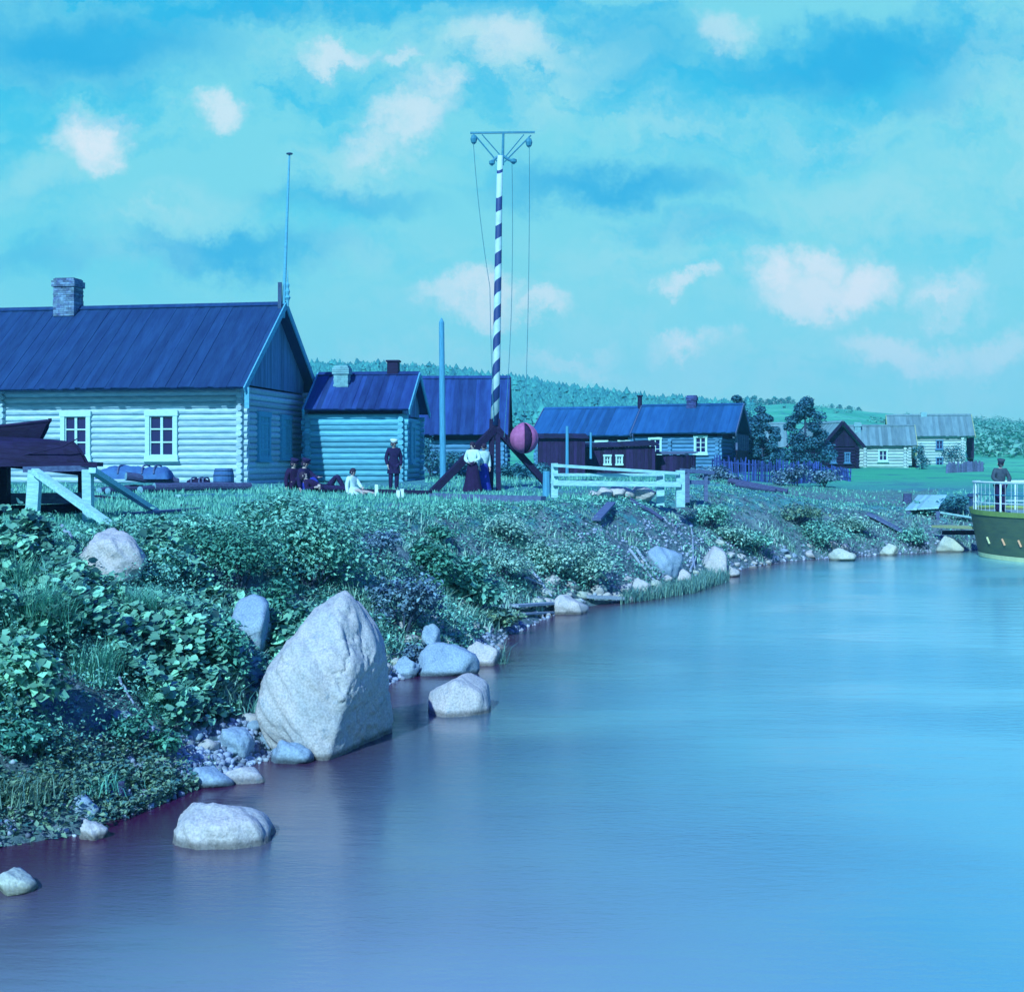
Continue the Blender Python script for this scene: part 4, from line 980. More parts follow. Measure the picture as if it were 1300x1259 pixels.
hull_strip(0, 1, 10, 'hull', 'hull'); hull_strip(.31, .375, 1, 'waterline_band', 'hull_band', .012); hull_strip(.955, 1.03, 1, 'gunwale', 'hull_rail', .03)
mb = MB(); ss = [0.05]+[14*(i/30)**1.7 for i in range(1, 31)]; vs = []
for s in ss:
    for sd in (-1, 1): p = hullpt(s, .97, sd); vs.append(p+OFF)
mb.add(vs, [(2*i, 2*i+1, 2*i+3, 2*i+2) for i in range(len(ss)-1)], 0); mb.build('deck', 'deck', boat)
DECK = hullpt(3, .97).z
def railpt(s, z, sd=1):
    p = hullpt(s, 1.0, sd)+OFF; c = (p-(T+AX*max(s, 1.2)+OFF)); c.z = 0; p = p-c.normalized()*.12; p.z = z; return p
rs = [.12, .35, .8, 1.4, 2.2, 3.2, 4.4, 5.8, 7.4, 9.4, 12]
for z, r, nm, mm in ((2.6, .045, 'top_rail', 'white'), (2.18, .022, 'mid_rail', 'iron_teal'), (1.9, .018, 'mid_rail', 'white')):
    for sd in (1, -1):
        m = MB(); m.tube([railpt(s, z, sd) for s in rs], r, 6, 0); m.build(nm, mm, boat)
for s in (.35, 1.4, 3.2, 5.8, 8.6):
    for sd in (1, -1):
        m = MB(); a = railpt(s, 1.55, sd); m.cyl(a, railpt(s, 2.6, sd), .032, .032, 8, 0); m.build('stanchion', 'white', boat)
m = MB()
for i in range(34):
    s = .15+i*.30; a = railpt(s, 1.58); m.cyl(a, railpt(s, 2.6), .006, .006, 4, 0, caps=False)
m.build('netting', 'white', boat)
for i, s in enumerate((2.3, 3.25, 4.1)):
    p = hullpt(s, .63); q = hullpt(s+.10, .535); n = LF*.02; m = MB(); m.beam(p+OFF+n, q+OFF+n, .03, .07, up=LF, tint=0); m.build('painted_mark', 'orange' if i else 'hull_band', boat)
m = MB(); p = hullpt(.2, 1.0)+OFF; m.lathe([(.12, -.1), (.12, .35), (.2, .4), (.2, .5), (.12, .52)], 10, tuple(p+Vector((-.0, .15, 0))), 0); m.build('bitt', 'iron', boat)
for lab, a, b, w, h, mm, dz in (('yellow gangplank reaching from the bank to the stern of the boat with white railings', (1194, 668, 50.2), (1246, 670, 47.6), .75, .09, 'plank_yellow', 0), ('dark beam lying under the yellow gangplank', (1200, 676, 50), (1240, 676, 48.4), .3, .16, 'dark_wood', 0)):
    A, B = P(*a), P(*b); t = thing('gangplank' if dz == 0 and mm != 'dark_wood' else 'beam', lab, 'plank', A); m = MB(); m.beam((0, 0, 0), B-A, w, h, tint=0); m.build('board', mm, t)

# ------------------------------------------------------------------ people
def skin(name, nodes, edges, m_, parent, sub=1, grow=0.0, root=0):
    me = bpy.data.meshes.new(name); keys = list(nodes); idx = {k: i for i, k in enumerate(keys)}
    me.from_pydata([nodes[k][0] for k in keys], [(idx[a], idx[b]) for a, b in edges], [])
    o = bpy.data.objects.new(name, me); COL.objects.link(o)
    md = o.modifiers.new('skin', 'SKIN'); md.use_smooth_shade = True
    for i, k in enumerate(keys):
        r = nodes[k][1]; r = (r, r) if not isinstance(r, tuple) else r
        d = me.skin_vertices[0].data[i]; d.radius = (r[0]+grow, r[1]+grow); d.use_root = (i == root)
    if sub: sd = o.modifiers.new('smooth', 'SUBSURF'); sd.levels = sub; sd.render_levels = sub
    dg = bpy.context.evaluated_depsgraph_get(); ev = o.evaluated_get(dg); nm = bpy.data.meshes.new_from_object(ev)
    bpy.data.objects.remove(o); bpy.data.meshes.remove(me)
    nm.materials.clear(); nm.materials.append(M[m_]); nm.name = name
    nm.polygons.foreach_set('use_smooth', [True]*len(nm.polygons))
    o = bpy.data.objects.new(name, nm); COL.objects.link(o); o.parent = parent
    return o
def hand(nodes, edges, tag_, w, d, side):
    """palm and five bent fingers growing from the wrist w along d"""
    d = Vector(d).normalized(); w = Vector(w); s = d.cross(Vector((0, 1, 0)));
    s = s.normalized() if s.length > .1 else Vector((0, 0, 1)); n = s.cross(d).normalized()
    s = n if False else s
    pc = w+d*.06; nodes[tag_+'p'] = (tuple(pc), .030); edges.append((tag_+'w', tag_+'p'))
    for i, (o, l) in enumerate(((-.028, .062), (-.01, .075), (.01, .07), (.028, .055))):
        a = w+d*.095+n*o; b = a+d*l*.55-s*side*.004; c = b+d*l*.4-s*side*.018
        nodes[tag_+'k%d' % i] = (tuple(a), .011); nodes[tag_+'m%d' % i] = (tuple(b), .0095); nodes[tag_+'t%d' % i] = (tuple(c), .008)
        edges += [(tag_+'p', tag_+'k%d' % i), (tag_+'k%d' % i, tag_+'m%d' % i), (tag_+'m%d' % i, tag_+'t%d' % i)]
    a = w+d*.045-n*.045; b = a+d*.045-n*.012
    nodes[tag_+'h0'] = (tuple(a), .012); nodes[tag_+'h1'] = (tuple(b), .0095); edges += [(tag_+'p', tag_+'h0'), (tag_+'h0', tag_+'h1')]
def person(label, loc, rz, J, top='coat', legs='coat', sc=1.0, hat=None, hair='hair', skirt=None, tail=None, group=None, collar=None):
    """J: joints of the pose (local, facing -y): pel, wai, che, nek, hed, hdir, then (sh, el, wr) and (hp, kn, an, to) per side"""
    t = thing('person', label, 'person', loc, rz, group); t.scale = (sc,)*3
    V = {k: Vector(v) for k, v in J.items() if k != 'hdir'}
    up = (V['hed']-V['nek']).normalized(); fd = Vector(J.get('hdir', (0, -1, 0))).normalized(); fd = (fd-up*fd.dot(up)).normalized(); sd = fd.cross(up)
    n = {'pel': (V['pel'], (.15, .11)), 'wai': (V['wai'], (.13, .10)), 'che': (V['che'], (.155, .115)), 'nb': (V['nek'], .075)}
    e = [('pel', 'wai'), ('wai', 'che'), ('che', 'nb')]
    h = V['hed']
    n['nk'] = (V['nek'].lerp(h, .45), .052); n['jaw'] = (h-up*.045+fd*.012, (.062, .07)); n['hd'] = (h+up*.03, (.078, .092)); n['cr'] = (h+up*.10-fd*.012, (.055, .065))
    n['ns'] = (h+up*.0+fd*.105, .014); n['chn'] = (h-up*.085+fd*.055, .028)
    e += [('nb', 'nk'), ('nk', 'jaw'), ('jaw', 'hd'), ('hd', 'cr'), ('hd', 'ns'), ('jaw', 'chn')]
    tn = {k: n[k] for k in ('pel', 'wai', 'che', 'nb')}; te = e[:3]
    ln = {'pel': n['pel']}; le = []
    sn = []
    for s in ('l', 'r'):
        n[s+'s'] = (V[s+'sh'], .062); n[s+'e'] = (V[s+'el'], .045); n[s+'w'] = (V[s+'wr'], .030)
        ee = [('che', s+'s'), (s+'s', s+'e'), (s+'e', s+'w')]; e += ee
        for k in ('s', 'e', 'w'): tn[s+k] = (n[s+k][0], n[s+k][1]+.006)
        te += ee
        hand(n, e, s, V[s+'wr'], V[s+'wr']-V[s+'el'], 1 if s == 'l' else -1)
        n[s+'h'] = (V[s+'hp'], .088); n[s+'k'] = (V[s+'kn'], .062); n[s+'c'] = (V[s+'kn'].lerp(V[s+'an'], .35), .058); n[s+'a'] = (V[s+'an'], .042); n[s+'o'] = (V[s+'to'], .036)
        e += [('pel', s+'h'), (s+'h', s+'k'), (s+'k', s+'c'), (s+'c', s+'a'), (s+'a', s+'o')]
        for k in ('h', 'k', 'c', 'a'): ln[s+k] = (n[s+k][0], n[s+k][1]+.012)
        le += [('pel', s+'h'), (s+'h', s+'k'), (s+'k', s+'c'), (s+'c', s+'a')]
        sn.append({'a': (V[s+'an']+Vector((0, 0, .02)), .052), 'o': (V[s+'to'], .046)})
    skin('body', n, e, 'skin', t)
    skin('jacket' if top != 'blouse' else 'blouse', tn, te, top, t, grow=.022)
    if skirt is None: skin('trousers', ln, le, legs, t, grow=.008)
    for q in sn: skin('shoe', q, [('a', 'o')], 'shoe', t)
    ey = MB()
    for s in (-1, 1):
        c = h+up*.03+fd*.083+sd*s*.033; ey.lathe([(.001, -.008), (.011, -.004), (.011, .004), (.001, .008)], 6, tuple(c), 0)
    c = h-up*.055+fd*.083; ey.beam(c-sd*.025, c+sd*.025, .012, .009, tint=0); ey.build('features', 'hair', t)
    ea = MB()
    for s in (-1, 1): ea = MB(); ea.lathe([(.004, -.03), (.016, -.01), (.018, .012), (.004, .032)], 6, tuple(h+up*.01+sd*s*.085), 0); ea.build('ear', 'skin', t)
    def cap_(prof, m_, nm, brim=None):
        mb = MB(); vs = []; fs = []; k = 18
        for r, z, b in prof:
            for i in range(k):
                q = 2*math.pi*i/k; vs.append(h+sd*math.cos(q)*r*.92+fd*(math.sin(q)*r*1.06+b)+up*z)
        for i in range(len(prof)-1):
            for j in range(k): fs.append((i*k+j, i*k+(j+1) % k, (i+1)*k+(j+1) % k, (i+1)*k+j))
        fs.append(tuple(range((len(prof)-1)*k, len(prof)*k))); mb.add(vs, fs, 0); return mb.build(nm, m_, t, True)
    if hair: cap_([(.095, -.05, -.035), (.103, 0, -.03), (.103, .06, -.022), (.09, .12, -.012), (.05, .155, -.01), (.005, .165, -.01)], hair, 'hair')
    if hat:
        c = cap_([(.102, .075, -.005), (.108, .10, -.005), (.135, .15, -.005), (.13, .175, -.005), (.06, .19, -.005), (.005, .19, -.005)], hat, 'cap')
        v = MB(); v.add([h+up*.078+fd*.085+sd*-.075, h+up*.078+fd*.085+sd*.075, h+up*.055+fd*.165+sd*.05, h+up*.055+fd*.165-sd*.05, h+up*.088+fd*.085-sd*.075, h+up*.088+fd*.085+sd*.075, h+up*.065+fd*.165+sd*.05, h+up*.065+fd*.165-sd*.05],
                        [(3, 2, 1, 0), (4, 5, 6, 7), (0, 1, 5, 4), (1, 2, 6, 5), (2, 3, 7, 6), (3, 0, 4, 7)], 0); v.build('visor', 'shoe', t)
    if skirt:
        m_, prof = skirt; mb = MB(); vs = []; fs = []; k = 28
        for r, z, b in prof:
            for i in range(k):
                q = 2*math.pi*i/k; f = 1+.07*math.sin(q*9)*min(1, r*2.2); vs.append((r*f*math.cos(q), r*f*.8*math.sin(q)+b, z))
        for i in range(len(prof)-1):
            for j in range(k): fs.append((i*k+j, i*k+(j+1) % k, (i+1)*k+(j+1) % k, (i+1)*k+j))
        mb.add(vs, fs, 0); mb.build('skirt', m_, t, True)
    if tail:
        m_, z0, z1, r0, r1 = tail; mb = MB(); vs = []; fs = []; k = 24
        for i in range(6):
            z = z0+(z1-z0)*i/5; r = r0+(r1-r0)*i/5
            for j in range(k): q = 2*math.pi*j/k; f = 1+.05*math.sin(q*5)*i/5; vs.append((r*f*math.cos(q), r*f*.72*math.sin(q), z))
        for i in range(5):
            for j in range(k): fs.append((i*k+j, i*k+(j+1) % k, (i+1)*k+(j+1) % k, (i+1)*k+j))
        mb.add(vs, fs, 0); mb.build('coat_skirt', m_, t, True)
    return t
STAND = dict(pel=(0, 0, .94), wai=(0, .005, 1.10), che=(0, 0, 1.30), nek=(0, .01, 1.47), hed=(0, -.02, 1.60), hdir=(-.5, -1, -.05),
             lsh=(.185, .01, 1.41), lel=(.25, .04, 1.13), lwr=(.23, -.04, .88), rsh=(-.185, .01, 1.41), rel=(-.26, .03, 1.13), rwr=(-.22, -.06, .90),
             lhp=(.095, 0, .88), lkn=(.10, -.01, .49), lan=(.10, .03, .09), lto=(.13, -.12, .045), rhp=(-.095, 0, .88), rkn=(-.11, -.03, .49), ran=(-.11, 0, .09), rto=(-.15, -.15, .045))
def pose(**k): d = dict(STAND); d.update(k); return d
mp_ = P(500, 628, 45); mp_.z = gz(mp_.x, mp_.y)
person('man in a long dark coat and white peaked cap standing before the small log house', mp_, .25, pose(hdir=(.55, -1, -.05)), 'coat', 'coat', 1.0, hat='white', tail=('coat', 1.12, .62, .17, .225))
wp = P(600, 627, 44.6); wp.z = gz(wp.x, wp.y)
SK = [(.135, 1.06, 0), (.19, .92, 0), (.24, .6, 0), (.30, .25, 0), (.36, .03, 0)]
person('woman in a white blouse and long dark skirt standing left of the mast foot', wp, -.3, pose(lel=(.27, -.02, 1.16), lwr=(.12, -.2, 1.08), rel=(-.27, 0, 1.16), rwr=(-.1, -.2, 1.05), hdir=(-.2, -1, 0)), 'blouse', 'coat', .96, skirt=('coat_brown', SK))
wp2 = P(614, 626, 45.4); wp2.z = gz(wp2.x, wp2.y)
person('woman in a blue skirt and white blouse standing close against the mast', wp2, .5, pose(hdir=(-.8, -.7, 0)), 'blouse', 'coat', .93, skirt=('skirt_blue', [(a*.86, b, c) for a, b, c in SK]))
dk = P(1270, 600, 45.9); dk.z = DECK
person('bearded looking man in a grey coat and flat cap standing at the boat with white railings railing'.replace('bearded looking man', 'man'), dk, .15, pose(hdir=(-.55, -1, -.08), lel=(.29, -.06, 1.15), lwr=(.14, -.26, 1.03), rel=(-.29, -.06, 1.15), rwr=(-.14, -.26, 1.03)), 'coat_grey', 'coat', 1.07, hat='coat_grey')
# seated and reclining group beside the big log house (local: facing +x after the turn)
SIT = dict(pel=(0, .05, .13), wai=(0, .10, .28), che=(0, .13, .48), nek=(0, .11, .66), hed=(0, .07, .79), hdir=(.2, -1, -.1),
           lsh=(.18, .12, .60), lel=(.24, -.02, .36), lwr=(.16, -.2, .28), rsh=(-.18, .12, .60), rel=(-.27, .1, .33), rwr=(-.30, .02, .08),
           lhp=(.09, -.02, .13), lkn=(.13, -.46, .13), lan=(.14, -.84, .08), lto=(.17, -.91, .2), rhp=(-.09, -.02, .13), rkn=(-.12, -.36, .38), ran=(-.12, -.6, .08), rto=(-.13, -.74, .05))
def gl(px, py, d): v = P(px, py, d); v.z = gz(v.x, v.y); return v
person('dark clothed person sitting against the corner of the large log house', gl(375, 612, 46.2), .7, SIT, 'coat_brown', 'coat_brown', 1.12, hat='coat')
person('dark clothed person in blue trousers sitting just left of the reclining figure', gl(390, 612, 45.6), 1.0, dict(SIT, lel=(.26, -.06, .40), lwr=(.2, -.28, .40)), 'coat', 'skirt_blue', 1.14, hat='coat')
LIE = dict(pel=(0, 0, .14), wai=(0, .16, .17), che=(0, .36, .24), nek=(0, .52, .36), hed=(0, .6, .48), hdir=(0, -1, .25),
           lsh=(.18, .46, .30), lel=(.28, .42, .10), lwr=(.2, .2, .08), rsh=(-.18, .46, .30), rel=(-.27, .40, .09), rwr=(-.18, .2, .16),
           lhp=(.09, -.08, .14), lkn=(.12, -.36, .50), lan=(.12, -.60, .10), lto=(.13, -.75, .05), rhp=(-.09, -.08, .14), rkn=(-.12, -.52, .14), ran=(-.13, -.92, .09), rto=(-.15, -1.0, .2))
person('dark clothed person reclining on the grass with one knee raised', gl(411, 620, 44.4), 1.35, LIE, 'coat_brown', 'coat', 1.15, hat=None)
person('child in a white dress sitting on the bank edge with dark hair', gl(450, 630, 42.5), .9, dict(SIT, rkn=(-.12, -.34, .20), ran=(-.12, -.6, .02), rto=(-.13, -.72, .0)), 'blouse', 'blouse', .92, skirt=('blouse', [(.15, .30, .08), (.24, .2, 0), (.33, .06, -.1), (.36, .0, -.12)]))
# ------------------------------------------------------------------ rocks
def rock_mesh(planes, seed, sub=4, soft=9.0, amp=.03, name='rock', crack=None):
    """radial polytope: the rounded intersection of half spaces, roughened by noise"""
    bm = bmesh.new(); bmesh.ops.create_icosphere(bm, subdivisions=sub, radius=1)
    V = np.array([v.co[:] for v in bm.verts]); Fc = np.array([[v.index for v in f.verts] for f in bm.faces]); bm.free()
    N = np.array([Vector(p[:3]).normalized()[:] for p in planes]); H = np.array([p[3] for p in planes])
    c = np.maximum(V@N.T, 1e-4)/H
    r = 1/np.power(np.power(c, soft).sum(1), 1/soft)
    Pn = V*r[:, None]
    def n3(p, s): return (fbm(p[:, 0]+p[:, 2]*.7+s, p[:, 1]-p[:, 2]*.6+s*.3, seed, 5))
    sc = 2.4/H.mean()
    r2 = 1+amp/H.mean()*2.2*n3(Pn*sc, 1.7)+amp/H.mean()*.8*n3(Pn*sc*4, 5.1)
    if crack:
        q = Pn@np.array(crack[:3])-crack[3]+.10*n3(Pn*2.5, 9.3)*2; r2 = r2-crack[4]*np.exp(-(q/.035)**2)*np.clip(.5+3*n3(Pn*1.8, 3.3), 0, 1)
        g = np.abs(n3(Pn*5.5, 7.7)); r2 = r2-.05*np.exp(-(g/.03)**2)*np.clip((Pn[:, 0]-.05)*4, 0, 1)
    return Pn*r2[:, None], Fc
def rand_planes(seed, sx, sy, sz, n=11):
    rr = random.Random(seed); out = []
    for i in range(n):
        z = 1-2*(i+.5)/n; q = i*2.39996+rr.uniform(-.5, .5); s = math.sqrt(1-z*z)
        v = Vector((s*math.cos(q), s*math.sin(q), z+rr.uniform(-.2, .2))).normalized()
        h = Vector((v.x*sx, v.y*sy, v.z*sz)).length*rr.uniform(.74, 1.05); out.append((*v, h))
    return out
def rock(name, label, loc, planes, seed, m_='rock', sub=4, amp=.03, rz=0, soft=9, group=None, cat='boulder', crack=None):
    V, Fc = rock_mesh(planes, seed, sub, soft, amp, crack=crack)
    o = fast_mesh(name, V, Fc, np.zeros(len(Fc)), m_, smooth=True); o.location = loc; o.rotation_euler = (0, 0, rz)
    return tag(o, label, cat, group)
# the great boulder at the water's edge
k = 15.2/F
BL = P(411, 868, 15.2)
big = [(1, .1, .08, .74), (.93, .0, .36, .80), (.74, .1, .67, .90), (-.60, .0, .80, .71), (-.80, -.05, .60, .60), (-.97, -.05, .22, .66), (-.93, -.05, -.36, .78), (-.42, -.88, .20, .66), (.22, -.96, .16, .62), (.93, -.32, -.18, .50), (.80, -.42, .42, .62), (0, 1, .15, 1.0), (.6, .8, .15, 1.02), (-.6, .75, .3, .75), (-.2, -.72, .66, .66), (.15, -.1, 1, 1.02), (0, 0, -1, 1.1), (-.5, -.7, -.5, .82), (.3, -.5, .8, .92)]
rock('great_boulder', 'huge pale grey boulder standing at the water edge, tallest rock in view', BL, big, 41, 'rock', 6, .075, soft=20, crack=(-.35, .1, .93, .42, .05))
KEEP = []
def wr(px0, px1, top, bot, label, seed, m_='rock', dep=.8, name='boulder', d=None, sub=4, soft=17, planes=None, amp=.05, sink=.35, group=None, rz=0):
    """boulder whose visible outline spans px0..px1, top..bot; stands on the ground / in the water where (mid, bot) falls"""
    g = hit((px0+px1)/2, bot)
    d = d or g.y+.0; w = (px1-px0)/F*d; h = (bot-top)/F*d
    d2 = d+w*dep*.4
    sz = h*(1+sink)/2; c = P((px0+px1)/2, bot, d); c.y = d2; c.z = c.z+h-sz
    KEEP.append((c.x, c.y-.25, w*.62))
    pl = planes or rand_planes(seed, w/2*1.08, w/2*dep, sz*1.06)
    return rock(name, label, c, pl, seed, m_, sub, min(amp, .085*min(w, h*1.3)), rz, soft, group)
wr(219, 333, 1030, 1076, 'long low pale boulder in the water nearest the camera, below the great boulder', 12, dep=.75, sub=5, amp=.03,
   planes=[(-.66, -.2, .72, .29), (-.1, -.35, .93, .175), (.30, -.1, .95, .20), (.72, 0, .69, .30), (1, 0, 0, .40), (-1, 0, 0, .40), (0, -1, .1, .27), (-.5, -.8, .2, .32), (.5, -.8, .15, .31), (0, 1, 0, .30), (0, 0, -1, .3), (.1, .3, .9, .20)])
wr(543, 624, 860, 909, 'angular rock in the water right of the great boulder, half in shadow', 27, dep=.9, sub=5, soft=18, amp=.02,
   planes=[(-.72, -.5, .48, .30), (.25, -.9, .36, .30), (.45, -.2, .87, .27), (.92, -.2, .35, .33), (-.45, .1, .9, .27), (0, 1, .1, .35), (-1, 0, 0, .42), (1, .1, -.1, .4), (0, 0, -1, .3), (.7, -.75, -.1, .36)])
wr(92, 172, 670, 728, 'pale boulder perched on top of the bank near the trestle props', 33, 'rock', dep=.85, sub=5, soft=13,
   planes=[(-.80, -.2, .56, .32), (.1, -.2, .97, .29), (.75, -.1, .66, .37), (.85, .1, -.5, .42), (-.9, 0, -.4, .40), (0, -1, .1, .36), (-.5, -.8, .1, .36), (.5, -.8, .1, .38), (0, 1, 0, .36), (0, 0, -1, .33), (.6, .6, .5, .4)])
wr(291, 336, 757, 830, 'rounded boulder leaning out of the bushes left of the great boulder', 36, 'rock_b', dep=.9)
wr(893, 930, 691, 732, 'pale pointed boulder on the shoreline in the middle distance', 51, 'rock', dep=.8, planes=[(-.8, -.1, .55, .36), (-.9, -.3, -.1, .42), (.5, 0, .86, .46), (.95, -.2, .1, .30), (-.2, -.95, .2, .34), (.1, -.5, .86, .47), (0, 1, .1, .4), (0, 0, -1, .6), (.7, .6, .3, .4)])
wr(279, 318, 922, 958, 'pointed grey stone on the pebbles left of the great boulder', 57, 'rock_b', dep=.8)
wr(328, 362, 925, 955, 'dark stone wedged against the left foot of the great boulder', 58, 'rock_b')
wr(343, 392, 950, 972, 'flat dark slab in the water below the great boulder', 59, 'rock_b', dep=.9)
wr(528, 608, 828, 858, 'long dark blue slab at the waterline behind the angular rock', 61, 'rock_b', dep=.6)
wr(590, 632, 822, 845, 'small pale stone at the right end of the dark blue slab', 62, 'rock', dep=.8)
wr(500, 528, 838, 860, 'small grey stone right behind the great boulder', 63, 'rock_b')
wr(-8, 40, 1116, 1136, 'low stone cut by the left edge of the picture in the water', 64, 'rock_y', dep=.8)
wr(238, 292, 984, 1000, 'flat wet stone at the waterline below the pebbles, larger one', 66, 'rock_b', dep=.7)
wr(270, 338, 986, 996, 'long flat stone just awash between pebbles and open water', 67, 'rock', dep=.5, sink=.8)
wr(86, 118, 1014, 1040, 'grey stone at the left shore beside the wooden peg', 68, 'rock_b')
wr(100, 132, 1046, 1066, 'small pinkish stone in the shallows at the left', 69, 'rock')
wr(537, 560, 790, 830, 'upright dark slab leaning among the blue bushes behind the great boulder', 70, 'rock_b', dep=.6)
wr(803, 826, 734, 756, 'round pale stone at the foot of the sticks on the shoreline', 71, 'rock')
wr(820, 862, 698, 728, 'broad grey stone in the rubble above the sticks', 72, 'rock_b')
wr(842, 878, 722, 736, 'low pale stone left of the pointed shoreline boulder', 73, 'rock')
wr(918, 940, 720, 732, 'small pale stone touching the pointed shoreline boulder', 74, 'rock')
wr(700, 745, 760, 780, 'whitish stone lying by the stranded boards', 75, 'rock')
wr(1056, 1088, 698, 712, 'wide pale rock on the far shoreline', 76, 'rock_y')
wr(1192, 1226, 684, 701, 'pale yellow rock below the gangplank by the boat with white railings', 77, 'rock_y')
wr(1120, 1142, 694, 705, 'small yellowish rock at the foot of the long sloping plank', 78, 'rock_y')
wr(803, 834, 618, 632, 'pale rounded boulder behind the white rail fence', 79, 'rock', d=41)
for i, (a, b, t_, q) in enumerate(((758, 778, 620, 631), (772, 795, 617, 630), (788, 806, 620, 631), (748, 764, 624, 632))):
    wr(a, b, t_, q, ['leftmost but one stone', 'tallest stone', 'rightmost stone', 'smallest stone'][i]+' of the pale heap under the white rail fence', 80+i, 'rock', d=40.5+i*.2, sub=3)
# small stones strewn along the waterline: one of a kind with the next
def strew():
    protos = []
    for i in range(6):
        V, Fc = rock_mesh(rand_planes(200+i, .5, .42, .33), 200+i, 3, 15, .018); protos.append(fast_mesh('stone_source', V, Fc, np.zeros(len(Fc)), 'rock' if i % 3 else ('rock_b' if i % 2 else 'rock_y'), smooth=True))
    n = 0
    spots = []
    for seg in range(1600):
        i = R.randrange(7, 20); t = R.random(); x = _S[i][0]*(1-t)+_S[i+1][0]*t; y = _S[i][1]*(1-t)+_S[i+1][1]*t
        x += R.gauss(-.28, .3); y += R.gauss(.12, .25)
        s = float(sdist(np.array([x]), np.array([y]))[0])
        if s < -.25 or s > 1.5: continue
        if 24 < y < 43 and R.random() < .3: pass
        spots.append((x, y))
        if len(spots) >= 150: break
    for x, y in spots:
        o = protos[n % 6]
        if n >= 6: o = o.copy(); COL.objects.link(o)
        o.name = 'stone'; q = R.uniform(.10, .34)*(1.25 if y > 28 else 1)*R.uniform(.7, 1.2); o.scale = (q, q*R.uniform(.8, 1.2), q*R.uniform(.7, 1))
        o.location = (x, y, max(gz(x, y), -.03)+q*.08); o.rotation_euler = (R.uniform(-.3, .3), R.uniform(-.3, .3), R.uniform(0, 6.3))
        tag(o, 'small loose stone among many scattered along the waterline of the bank', 'stone', 'small loose stones along the waterline'); n += 1
strew()
def pebbles():
    V0, F0 = rock_mesh(rand_planes(300, .5, .42, .33, 9), 300, 1, 7, .02)
    Vs, Fs, Ts = [], [], []
    pts = []
    for (ax, ay, bx, by, n, w) in ((-3.45, 12.7, -2.7, 14.9, 900, .45), (-4.2, 11.3, -3.5, 12.6, 130, .4), (-2.0, 18.6, -1.0, 21.2, 300, .4), (-.8, 21.5, 1.6, 30.2, 500, .6), (1.8, 31.5, 7.2, 42.5, 900, 1.2), (7.2, 42.5, 17, 50.6, 700, .8)):
        t = NR.random(n); x = ax+(bx-ax)*t+NR.normal(-.15, w*.5, n); y = ay+(by-ay)*t+NR.normal(.1, w*.5, n); pts.append(np.stack([x, y], 1))
    P2 = np.concatenate(pts); s = sdist(P2[:, 0], P2[:, 1]); P2 = P2[(s > -.1) & (s < 1.9)]; z = np.maximum(terr(P2[:, 0], P2[:, 1]), 0)
    q = NR.uniform(.025, .10, len(P2))*(1+P2[:, 1]*.012)
    a = NR.uniform(0, 6.28, len(P2)); ca, sa = np.cos(a), np.sin(a)
    W = V0[None]*q[:, None, None]
    X = W[..., 0]*ca[:, None]-W[..., 1]*sa[:, None]+P2[:, 0:1]; Y = W[..., 0]*sa[:, None]+W[..., 1]*ca[:, None]+P2[:, 1:2]; Z = W[..., 2]+z[:, None]+q[:, None]*.1
    V = np.stack([X, Y, Z], -1).reshape(-1, 3); Fc = (F0[None]+(np.arange(len(P2))*len(V0))[:, None, None]).reshape(-1, 3)
    M['pebble'] = mat('pebble', (.34, .42, .52), (.16, .22, .36), rough=.85, scale=2.5, tint=.5, bump=.1)
    o = fast_mesh('pebbles', V, Fc, np.repeat(NR.uniform(-1, 1, len(P2)), len(F0)), 'pebble', smooth=True); o['kind'] = 'stuff'
pebbles()

# ------------------------------------------------------------------ driftwood, planks on the bank
def stick(name, label, a, b, w, h, m_, lift=.05, round_=False, cat='driftwood', lb=None):
    A, B = hit(*a), hit(*b); A.z += lift; B.z += lift if lb is None else lb
    t = thing(name, label, cat, A); mb = MB()
    if round_:
        d = B-A; mb.tube([d*(i/5)+Vector((R.uniform(-.02, .02), R.uniform(-.02, .02), R.uniform(-.02, .02))) for i in range(6)], [w/2*(1-.35*i/5) for i in range(6)], 8, 0)
    else: mb.beam((0, 0, 0), B-A, w, h, tint=0)
    mb.build('wood', m_, t); return t
stick('plank', 'long dark plank sloping down the far bank to the water, left of the gangplank', (1102, 657), (1172, 692), .34, .1, 'plank_grey', .12, cat='plank')
stick('plank', 'grey plank leaning on the bank below the pile of pale stones', (757, 668), (776, 646), .24, .06, 'plank_grey', .15, cat='plank')
stick('pole', 'upper one of two parallel pale poles sliding down the bank by the rubble', (806, 702), (836, 742), .09, .09, 'drift', .12, True)
stick('pole', 'lower one of two parallel pale poles sliding down the bank by the rubble', (800, 703), (832, 745), .08, .08, 'drift', .1, True)
stick('pole', 'thin upright stick standing in the rubble left of the pointed boulder', (881, 726), (878, 676), .07, .07, 'drift', .1, True)
stick('pole', 'short crooked stick left of the pointed shoreline boulder', (876, 730), (884, 712), .07, .07, 'drift', .1, True)
stick('board', 'long whitish board stranded at the waterline, upper of the pair', (652, 777), (712, 772), .22, .05, 'drift', .12)
stick('board', 'whitish board stranded at the waterline, lower of the pair', (655, 784), (700, 781), .16, .04, 'drift', .06)
stick('board', 'pale board end lying at the waterline right of the stranded pair', (745, 765), (790, 766), .17, .07, 'drift', .12)
stick('branch', 'grey dead branch lying on the bank above the stranded boards', (672, 728), (700, 764), .07, .07, 'drift', .12, True)
stick('branch', 'thin dead branch crossing the bank below the blue bollard', (664, 742), (690, 752), .05, .05, 'drift', .14, True)
stick('branch', 'dark fallen pole on the bank beneath the white rail fence', (800, 640), (842, 664), .14, .14, 'bark', .12, True)
